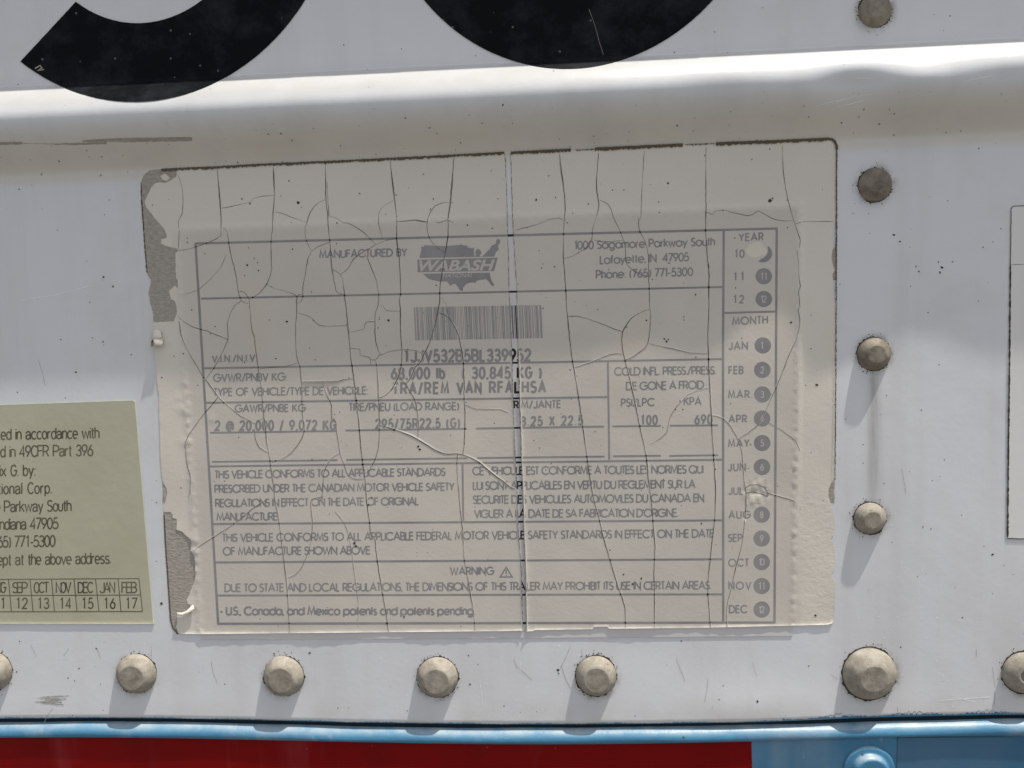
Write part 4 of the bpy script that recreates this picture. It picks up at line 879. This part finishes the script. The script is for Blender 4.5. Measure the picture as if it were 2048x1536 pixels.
 (1.4, cat((E_, [(1922, 190), (1905, 480), (1890, 700), (1885, 960), (1865, 1000)]))),
 (1.8, cat((E_, [(1855, 970), (1855, 1060), (1875, 1140), (1920, 1220), (1955, 1320), (1970, 1420), (1975, 1521)]), (G_, [(1738, 150), (1740, 310), (1745, 460), (1750, 650), (1760, 760), (1755, 900), (1745, 1020), (1725, 1100), (1690, 1150), (1600, 1220), (1530, 1265), (1475, 1285)]))),
 (1.7, cat((G_, [(800, 775), (900, 775), (1010, 800), (1150, 850), (1220, 875), (1300, 910), (1430, 958)]))),
 (1.9, cat((G_, [(1745, 695), (1640, 735), (1550, 790), (1490, 860), (1440, 950), (1425, 1040), (1430, 1130), (1445, 1220), (1465, 1290), (1485, 1390), (1520, 1521)]), (c3, [(1645, 160), (1690, 350), (1730, 550), (1770, 750), (1800, 880), (1835, 1060), (1850, 1260), (1870, 1400), (1885, 1521)]), (g3, [(1785, 180), (1795, 330), (1810, 500), (1805, 680), (1798, 800), (1805, 1000), (1803, 1200), (1803, 1410)]))),
 (1.1, cat((G_, [(870, 1380), (970, 1345), (1090, 1305), (1200, 1255), (1290, 1225), (1370, 1215), (1430, 1222)]))),
 (1.2, cat((G_, [(1735, 1090), (1820, 1115)]), (I_, [(0, 1045), (130, 1070), (280, 1105), (400, 1130), (580, 1138)]))),
 (2.0, cat((F_, [(625, 130), (622, 500), (625, 770), (620, 960), (630, 1100), (640, 1280), (655, 1400), (658, 1485)]), (I_, [(590, 150), (592, 400), (590, 700), (580, 900), (588, 1200), (588, 1350)]), (d3, [(705, 0), (715, 200), (730, 460), (740, 700), (755, 900), (765, 1050), (775, 1250), (770, 1400), (765, 1536)]), (h3, [(760, 200), (740, 400), (720, 600), (695, 840), (695, 960), (705, 1100), (720, 1310)]))),
 (1.4, cat((F_, [(625, 790), (660, 800), (690, 815), (720, 780), (795, 765), (870, 785), (960, 808), (1050, 825), (1110, 810), (1160, 775), (1240, 820), (1320, 860), (1420, 880), (1520, 875)]))),
 (1.5, cat((F_, [(1405, 110), (1415, 350), (1440, 550), (1475, 700), (1520, 870), (1560, 980), (1590, 1080), (1580, 1160)]))),
 (1.4, cat((F_, [(1540, 912), (1620, 888), (1925, 885)]))),
 (1.5, cat((I_, [(1560, 0), (1575, 150), (1580, 300), (1595, 400), (1575, 450), (1590, 620), (1570, 660), (1590, 760), (1585, 850), (1550, 980), (1490, 1110), (1440, 1230), (1390, 1360)]), (d3, [(1390, 190), (1310, 370), (1280, 430), (1250, 500), (1200, 570), (1100, 650), (1000, 710)]))),
 (1.2, cat((d3, [(1255, 500), (1340, 550), (1440, 610), (1560, 700), (1610, 760), (1640, 830)]))),
 (1.5, cat((d3, [(730, 465), (800, 478), (860, 505), (930, 580), (1000, 710), (1040, 830), (1055, 1000), (1065, 1140), (1085, 1250), (1085, 1400), (1075, 1536)]), (h3, [(1075, 180), (1055, 370), (1040, 470), (1000, 620), (960, 780), (940, 890), (900, 1030), (885, 1130), (890, 1300)]))),
 (0.9, cat((d3, [(705, 185), (600, 210), (500, 250), (440, 310), (370, 380), (310, 480), (285, 580), (270, 640), (200, 710), (100, 765)]))),
 (1.4, cat((d3, [(1300, 1255), (1400, 1290), (1530, 1325), (1590, 1355)]))),
 (1.6, cat((e3, [(1050, 0), (900, 100), (760, 220), (600, 330), (450, 425), (290, 530), (260, 560)]))),
 (0.8, cat((f3, [(60, 130), (130, 220), (180, 310), (210, 420), (240, 600), (260, 750), (290, 980), (310, 1150), (305, 1400)]))),
]
def spline(pts, step=5.0):
    """smooth curve through traced points, then slightly ragged"""
    p = np.array(pts, float); keep = [0] + [i for i in range(1, len(p)) if np.hypot(*(p[i] - p[i - 1])) > 2.0]; p = p[keep]
    if len(p) < 3: return dens(p.tolist(), step, 0.3)
    q = np.concatenate([[2 * p[0] - p[1]], p, [2 * p[-1] - p[-2]]]); out = []
    for i in range(1, len(q) - 2):
        a, b, c_, d = q[i - 1], q[i], q[i + 1], q[i + 2]; L = np.hypot(*(c_ - b)); k = max(1, int(L / step))
        for j in range(k):
            t = j / k
            s = 0.5 * ((2 * b) + (c_ - a) * t + (2 * a - 5 * b + 4 * c_ - d) * t * t + (3 * b - a - 3 * c_ + d) * t ** 3)
            lin = b + (c_ - b) * t; s = 0.6 * s + 0.4 * lin
            out.append((s[0] + random.uniform(-.35, .35), s[1] + random.uniform(-.35, .35)))
    out.append(tuple(p[-1])); return out
lines = [spline(p) for w_, p in CR]; wid = [w_ for w_, p in CR]
def wv(l, w_):
    n_ = len(l); t = np.linspace(0, 1, n_); f = 0.8 + 0.35 * np.sin(np.arange(n_) * 0.37 + random.random() * 6) * np.sin(np.arange(n_) * 0.11 + 1)
    taper = np.array([1 - 0.22 * min(1, max(0, (p[1] - 620) / 350)) for p in l])
    return 0.85 * taper * w_ * f * (0.55 + 0.45 * np.clip(np.minimum(t, 1 - t) * 8, 0, 1)) + np.array([random.uniform(-.15, .25) for _ in range(n_)])
CO = lambda x, y: film_off(x, y) + 0.03
thinl = [(l, wv(l, w_ * 1.0)) for l, w_ in zip(lines, wid) if w_ < 1.85]; thickl = [(l, wv(l, w_)) for l, w_ in zip(lines, wid) if 1.85 <= w_ < 2.55]; wide = [(l, wv(l, w_)) for l, w_ in zip(lines, wid) if w_ >= 2.55]
V, F = ribbons([q[0] for q in thinl], [q[1] for q in thinl], CO, dz=0.002); V3, F3 = ribbons([q[0] for q in thickl], [q[1] for q in thickl], CO, dz=0.002); V2, F2 = ribbons([q[0] for q in wide], [q[1] for q in wide], CO, dz=0.002)
o = obj('cracks', np.concatenate([V, V2, V3]), F + [tuple(i + len(V) for i in f) for f in F2] + [tuple(i + len(V) + len(V2) for i in f) for f in F3], ['crack', 'crack_wide', 'crack_black'], lab)
o.data.polygons.foreach_set('material_index', [0] * len(F) + [1] * len(F2) + [2] * len(F3))
sp_edges = []
for s, sg in ((SL, -1), (SR, 1)):
    l = dens(s, 4, 0.4); sp_edges.append((l, [0.7 + random.uniform(-.6, .8) for _ in l]))
V, F = ribbons([q[0] for q in sp_edges], [q[1] for q in sp_edges], lambda x, y: film_off(x, y) + 0.03, dz=0.002); obj('split_edges', V, F, 'crack', lab)
# raised lips along the cracks in the lower half: the film has curled up there
LV, LF = [], []; k = 0
def lip(l, side, h0, w0=2.4):
    global k
    p = np.array(l, float)
    if len(p) < 3: return
    d = np.gradient(p, axis=0); d /= np.maximum(np.linalg.norm(d, axis=1)[:, None], 1e-6); nn = np.stack([-d[:, 1], d[:, 0]], -1) * side
    hh = h0 * (0.55 + 0.45 * np.sin(np.arange(len(p)) * 0.23 + random.random() * 6))
    r0 = p + nn * 1.2; r1 = p + nn * (1.2 + w0)
    v0 = P(r0[:, 0], r0[:, 1], film_off(r0[:, 0], r0[:, 1]) + np.clip(hh, 0.01, None)); v1 = P(r1[:, 0], r1[:, 1], film_off(r1[:, 0], r1[:, 1]) - 0.01)
    n_ = len(p); LV.append(np.concatenate([v0, v1])); q = []
    for i in range(n_ - 1): q.append((k + i, k + i + 1, k + n_ + i + 1, k + n_ + i))
    a, b, c_ = (LV[-1][j - k] for j in q[0][:3])
    if np.cross(b - a, c_ - a)[1] > 0: q = [f[::-1] for f in q]
    LF.extend(q); k += 2 * n_
for l, w_ in zip(lines, wid):
    lo_part = [p for p in l if p[1] > 640]
    if len(lo_part) > 4:
        # a lip above the crack faces down, one below it faces the sun: both curl a little
        lip(lo_part, 1, 0.035, 2.0); lip(lo_part, -1, 0.035, 2.0)
lip(lines[46], 1, 0.06, 2.2); lip(lines[46], -1, 0.10, 3.0); lip(lines[41], 1, 0.14, 2.6)
for s, sd in ((SL, 1), (SR, -1)): lip([p for p in dens(s, 5, 0.3) if p[1] > 700], sd, 0.10, 2.6)
obj('crack_lips', np.concatenate(LV), LF, 'film', lab, smooth=True)
# black dots where a crack opens onto the printed rules
dots = []
def cross(p, p2, q, q2):
    r = (p2[0] - p[0], p2[1] - p[1]); s = (q2[0] - q[0], q2[1] - q[1]); den = r[0] * s[1] - r[1] * s[0]
    if abs(den) < 1e-9: return None
    t = ((q[0] - p[0]) * s[1] - (q[1] - p[1]) * s[0]) / den; v = ((q[0] - p[0]) * r[1] - (q[1] - p[1]) * r[0]) / den
    if 0 <= t <= 1 and 0 <= v <= 1: return (p[0] + r[0] * t, p[1] + r[1] * t)
for l, w_ in zip(lines, wid):
    if w_ < 1.35: continue
    for a, b in zip(l, l[1:]):
        for q in BL:
            x = cross(a, b, q[0], q[-1])
            if x: dots.append((x[0], x[1], 2.3 if w_ > 1.7 else 1.7))
n_ = NT('open_ink', 0.7, 0.1); n_.color((0.008, 0.008, 0.009)); M['openink'] = n_.m
V, F = blobs(dots, lambda x, y: film_off(x, y) + 0.055); obj('ink_spots', V, F, 'openink', lab)['kind'] = 'stuff'
V, F = blobs([(1072, 400, 2.6), (1111, 395, 1.8), (1177, 408, 2.2), (1336, 366, 2.6), (1540, 401, 4.0), (1545, 397, 2.6), (500, 407, 2.0), (596, 405, 3.4), (562, 392, 1.4), (494, 530, 2.6), (515, 525, 1.4), (517, 541, 1.7), (574, 643, 3.0), (777, 641, 3.0), (756, 656, 1.5), (1086, 528, 1.6), (1083, 536, 1.8), (1338, 526, 1.8), (1391, 589, 2.2), (1329, 678, 2.4), (1333, 683, 2.6), (1337, 679, 1.6), (1293, 641, 2.2), (1634, 770, 3.2), (1582, 645, 2.4), (737, 1010, 2.2), (743, 995, 2.0), (709, 1087, 3.4), (712, 1092, 3.0), (808, 1234, 2.6), (1247, 1149, 2.2), (1283, 1157, 2.4), (1265, 1168, 2.4), (1403, 1047, 2.2), (1631, 1231, 2.6), (719, 387, 2.0), (935, 450, 1.8), (867, 398, 1.6), (836, 893, 3.4), (840, 899, 3.0), (624, 919, 2.0), (1360, 802, 1.4), (1366, 819.5, 1.8), (1351, 819, 1.3), (520, 1238, 1.2)], lambda x, y: film_off(x, y) + 0.05)
obj('dirt_specks', V, F, 'grime', lab)['kind'] = 'stuff'

# ------------------------------------------------------------------ olive inspection sticker
ins = thing('inspection_sticker', 'olive inspection sticker with condensed lettering and a row of month boxes', 'sticker')
OB = lambda x, y: 0.14 + 0.16 * np.exp(-np.clip(1248 - np.asarray(y, float), 0, None) / 2.6)
ge = np.concatenate([np.stack([np.arange(-255, 305, 5.0), np.full(112, 1247.6 - d)], -1) for d in (1.0, 2.4, 4.5, 8)])
sheet('sticker_sheet', dens([(-260, 820), (0, 810), (264, 800.8), (270.7, 803), (289, 1030), (307.5, 1248), (0, 1247.5), (-260, 1246)], 8, 0.15, True), OB, 'olive', ins, 16, extra=ge)
V, F = ribbons([dens([(270, 803), (289, 1030), (307, 1247)], 10, .3), dens([(-260, 819.6), (0, 810), (266, 800.8)], 10, .2)], [1.6, 1.3], lambda x, y: OB(x, y) + 0.012); obj('sticker_edge', V, F, 'pale', ins)
OI = 0.155
def cond(text, xr, yr, slope, cap, x0=None):
    wd = xr - x0
    return heavy(text, (xr - wd, yr + slope * wd), (xr, yr), cap, ins, w=2.7, off=OI, mat='olive_ink')
for tx, xr, yr, wd in (('inspected in accordance with', 198, 876, 258), ('defined in 49CFR Part 396', 185.5, 911, 236), ('Appendix G. by:', 70.5, 951, 140), ('National Corp.', 103.5, 986.3, 134), ('Sagamore Parkway South', 142, 1021.6, 230), ('Indiana 47905', 116, 1057.2, 118), ('(765) 771-5300', 110, 1092.6, 130), ('kept at the above address.', 221.6, 1126.6, 236)):
    cond(tx, xr, yr, 0.016, 21.5, x0=xr - wd)
xt = [-27, 17, 60, 103, 148, 191, 236, 278]; xb = [-22, 22.7, 66, 109, 154, 198, 242, 285]
L3 = [[(-240, 1160.5), (278, 1157)], [(-240, 1192), (281.5, 1190)], [(-240, 1224), (285, 1223)]] + [[(a, 1158.5 - 0.004 * a), (b, 1223.3)] for a, b in zip(xt, xb)]
V, F = ribbons([dens(q, 20) for q in L3], [1.7] * len(L3), OI, dz=0.001); obj('month_table', V, F, 'olive_ink', ins)
for i, (mth, num) in enumerate((('AUG', '11'), ('SEP', '12'), ('OCT', '13'), ('NOV', '14'), ('DEC', '15'), ('JAN', '16'), ('FEB', '17'))):
    xm = (xt[i] + xt[i + 1]) / 2 + 1.5; heavy(mth, (xm - 14.5, 1185.5), (xm + 14.5, 1185), 20.5, ins, name='month_name', w=2.7, off=OI, mat='olive_ink')
    xm = (xb[i] + xb[i + 1]) / 2 - 1; heavy(num, (xm - 11, 1217), (xm + 11, 1216.8), 20.5, ins, name='month_number', w=2.8, off=OI, mat='olive_ink')
# ------------------------------------------------------------------ blank sticker on the right
bk = thing('blank_sticker', 'plain pale sticker with a dark grimy outline and no lettering', 'sticker')
BKP = [(2022, 420), (2025, 412.5), (2060, 411), (2350, 400), (2350, 1078), (2060, 1078), (2016, 1076.5), (2018, 740)]
sheet('sticker_sheet', dens(BKP, 14, 0.1, True), 0.18, 'blank', bk, 18)
l1 = dens([(2022.5, 420), (2021, 530)], 4, .3); l2 = dens([(2021, 528), (2019, 740), (2017, 910), (2015.5, 1074)], 4, .3); l3 = dens([(2015, 1077), (2060, 1078), (2350, 1079)], 6, .3); l4 = dens([(2022, 419), (2026, 412.5), (2060, 411), (2350, 400)], 6, .2); l5 = dens([(2024, 529), (2350, 522)], 8, .2)
V, F = ribbons([l1, l2, l3, l4, l5], [1.6, [2.8 + random.uniform(-1, 1.3) for _ in l2], 1.8, 1.6, 0.8], 0.2); obj('outline_dirt', V, F, 'grime', bk)
# ------------------------------------------------------------------ rail tapes
tape = thing('reflective_tape', 'dark red reflective tape strip along the blue rail', 'tape')
def railtop(x): return np.interp(x, [-330, 0, 400, 700, 1100, 1380, 1505], [1472, 1471.5, 1476, 1481, 1484, 1484, 1482.5])
tp = dens([(-330, railtop(-330)), (0, railtop(0)), (400, railtop(400)), (700, railtop(700)), (1100, railtop(1100)), (1380, railtop(1380)), (1503, railtop(1503)), (1507, 1640), (-330, 1640)], 12, 0.25, True)
sheet('tape_sheet', tp, 0.16, 'red', tape, 26, surf=PR)
bt = thing('painted_tape', 'blue painted tape strip on the rail right of the blue rivet', 'tape')
sheet('tape_sheet', dens([(1795, 1477), (1800, 1475.5), (2380, 1472), (2380, 1640), (1793, 1640)], 12, 0.2, True), 0.16, 'bluetape', bt, 26, surf=PR)
# ------------------------------------------------------------------ marks on the wall
def scrape(l, w_): 
    d_ = dens(l, 3, 0.5); return d_, [max(0.3, w_ * (0.4 + 0.6 * min(1, i / (len(d_) * 0.4))) + random.uniform(-.6, .6)) for i in range(len(d_))]
q = [scrape([(165, 282), (210, 280.5), (300, 279.5), (384, 278)], 8), scrape([(-40, 287.5), (44, 286.5)], 5), scrape([(108, 288.5), (160, 287.5), (212, 286)], 4), scrape([(44, 287), (108, 287.8)], 0.7), scrape([(213, 288), (213, 279)], 1.2), scrape([(185, 287), (185, 281)], 1.0)]
V, F = ribbons([a for a, b in q], [b for a, b in q], 0.05, dz=0.004); obj('scrape_mark', V, F, 'residue', panel)
q = [scrape([(38, 601), (110, 590), (182, 571)], 1.0), scrape([(1647, 207), (1700, 195), (1742, 189)][:3], 0.5), scrape([(1630, 213), (1690, 197)], 1.0), scrape([(1672, 215), (1728, 201)], 1.1), scrape([(1650, 212), (1706, 194)], 0.8), scrape([(1705, 155.5), (1742, 156.5)], 1.3), scrape([(1935, 161), (1985, 151)], 1.3), scrape([(1878, 1401), (1930, 1397), (1980, 1394)], 1.1), scrape([(1915, 1396), (1950, 1403)], .9), scrape([(960, 1362), (966, 1410)], .8), scrape([(1042, 1315), (1040, 1345)], .8)]
for a_s, b_s in q:
    V, F = ribbons([a_s], [b_s], 0.05); obj('scratch', V, F, 'scratch', panel)
q = [scrape([(75 + random.uniform(-6, 40), y), (110 + random.uniform(0, 30), y + random.uniform(-3, 3))], 1.6) for y in np.linspace(1393, 1408, 11)]
V, F = ribbons([a for a, b in q], [b for a, b in q], 0.05, dz=0.004); obj('scuff_mark', V, F, 'residue', panel)
spots = [(200, 351.5, 2.0), (84, 418, 1.4), (207, 554, 3.0), (205, 560, 1.6), (365, 1206 + 0, 0.1), (323, 1207, 4.2), (1006, 210, 3.2), (1788, 470, 4.4), (1800, 483, 3.2), (1832, 533, 2.6), (1838, 543, 2.8), (1877, 524, 2.2), (1884, 535, 4.2), (1880, 545, 3.4), (1820, 494, 1.6), (1822, 458, 1.5), (1868, 29, 1.6), (1429, 64, 2.2), (1779, 219, 2.0), (1718, 234, 2.2), (1683, 246, 2.6), (1892, 265, 2.4), (1706, 427, 1.8), (1737, 427, 1.5), (1986, 484, 1.8), (1957, 602, 1.6), (1846, 1054, 2.4), (1862, 1058, 2.4), (1985, 1109, 3.6), (1968, 1092, 1.8), (2008, 1131, 1.8), (1880, 953, 1.8), (1835, 1153, 1.8), (1768, 967, 1.8), (584, 281, 3.0), (937, 1311, 2.8), (956, 1329, 1.8), (940, 1369, 3.0), (1116, 1340, 4.0), (1117, 1347, 3.0), (1515, 1403, 3.4), (1363, 1282, 2.2), (619, 1306, 3.6), (158, 1337, 2.8), (136, 1356, 1.8), (149, 1362, 1.6), (201, 1368, 1.6), (39, 1283, 2.6), (548, 1307, 2.5), (1325, 1244, 0.5), (803, 98, 1.8), (748, 218, 1.6), (960, 210, 0.4), (1025, 247, 1.5), (1008, 253, 1.2)]
V, F = blobs([(x, y, q * 0.72) for x, y, q in spots if q > 0.6], 0.05); obj('dirt_specks', V, F, 'grime', panel)['kind'] = 'stuff'
# white specks near the lower edge, the sun's glint put into their colour
random.seed(11)
ch = [(random.gauss(1860, 75), random.gauss(1230, 120), random.uniform(.5, 1.3)) for _ in range(90)] + [(random.uniform(560, 1650), random.uniform(1290, 1425), random.uniform(.5, 1.3)) for _ in range(70)]
ch = [c_ for c_ in ch if c_[0] < 2010 and c_[1] < 1420 and (c_[0] > 1690 or c_[1] > 1285)]
V, F = blobs(ch, 0.06); obj('glint_specks', V, F, 'scratch', panel)['kind'] = 'stuff'
fs = []
for _ in range(46):
    x = random.uniform(20, 2030); y = random.choice([random.uniform(1290, 1420), random.uniform(1290, 1420), random.uniform(330, 1250)])
    if 255 < x < 1700 and y < 1285 or x < 320 and 780 < y < 1260 or x > 2005: continue
    a = random.gauss(1.45, .35); L = random.uniform(14, 60); b_ = random.uniform(-.1, .1)
    fs.append(dens([(x, y), (x + L * .5 * math.cos(a + b_), y + L * .5 * math.sin(a + b_)), (x + L * math.cos(a), y + L * math.sin(a))], 4, .3))
V, F = ribbons(fs, [random.uniform(.35, .8) for _ in fs], 0.05, dz=0.002); obj('hairline_scratches', V, F, 'residue', panel)['kind'] = 'stuff'
# blue overspray along the foot of the white sheet
def spray(x0, x1, base_, h):
    a = dens([(x0, 0), (x1, 0)], 2.5)
    pts = []
    for x, _ in a:
        uu = float(plane(x, 1430)[0]); zz = float(seam(uu)); pts.append((uu, zz, max(0.03, (h * (0.35 + 0.65 * math.sin(x * 0.021 + 1) ** 2) * random.uniform(.45, 1.2)))))
    V, F = [], []
    for i, (uu, zz, hh) in enumerate(pts):
        lo2, hi2 = zz + 0.05, zz + 0.05 + hh
        V.append((uu, -(float(H(uu, lo2)) + 0.0 + 0.02 - 0.2), lo2)); V.append((uu, -(float(H(uu, hi2)) + 0.03), hi2))
    V = np.array(V) * MM; F = [(2 * i, 2 * i + 1, 2 * i + 3, 2 * i + 2) for i in range(len(pts) - 1)]
    a, b, c_ = (V[F[0][i]] for i in range(3))
    if np.cross(b - a, c_ - a)[1] > 0: F = [f[::-1] for f in F]
    return V, F
V, F = spray(1560, 2300, 0, 1.35); V2, F2 = spray(-200, 1560, 0, 0.42)
obj('paint_overspray', np.concatenate([V, V2]), F + [tuple(i + len(V) for i in f) for f in F2], 'blue', panel)
bpy.context.view_layer.update()
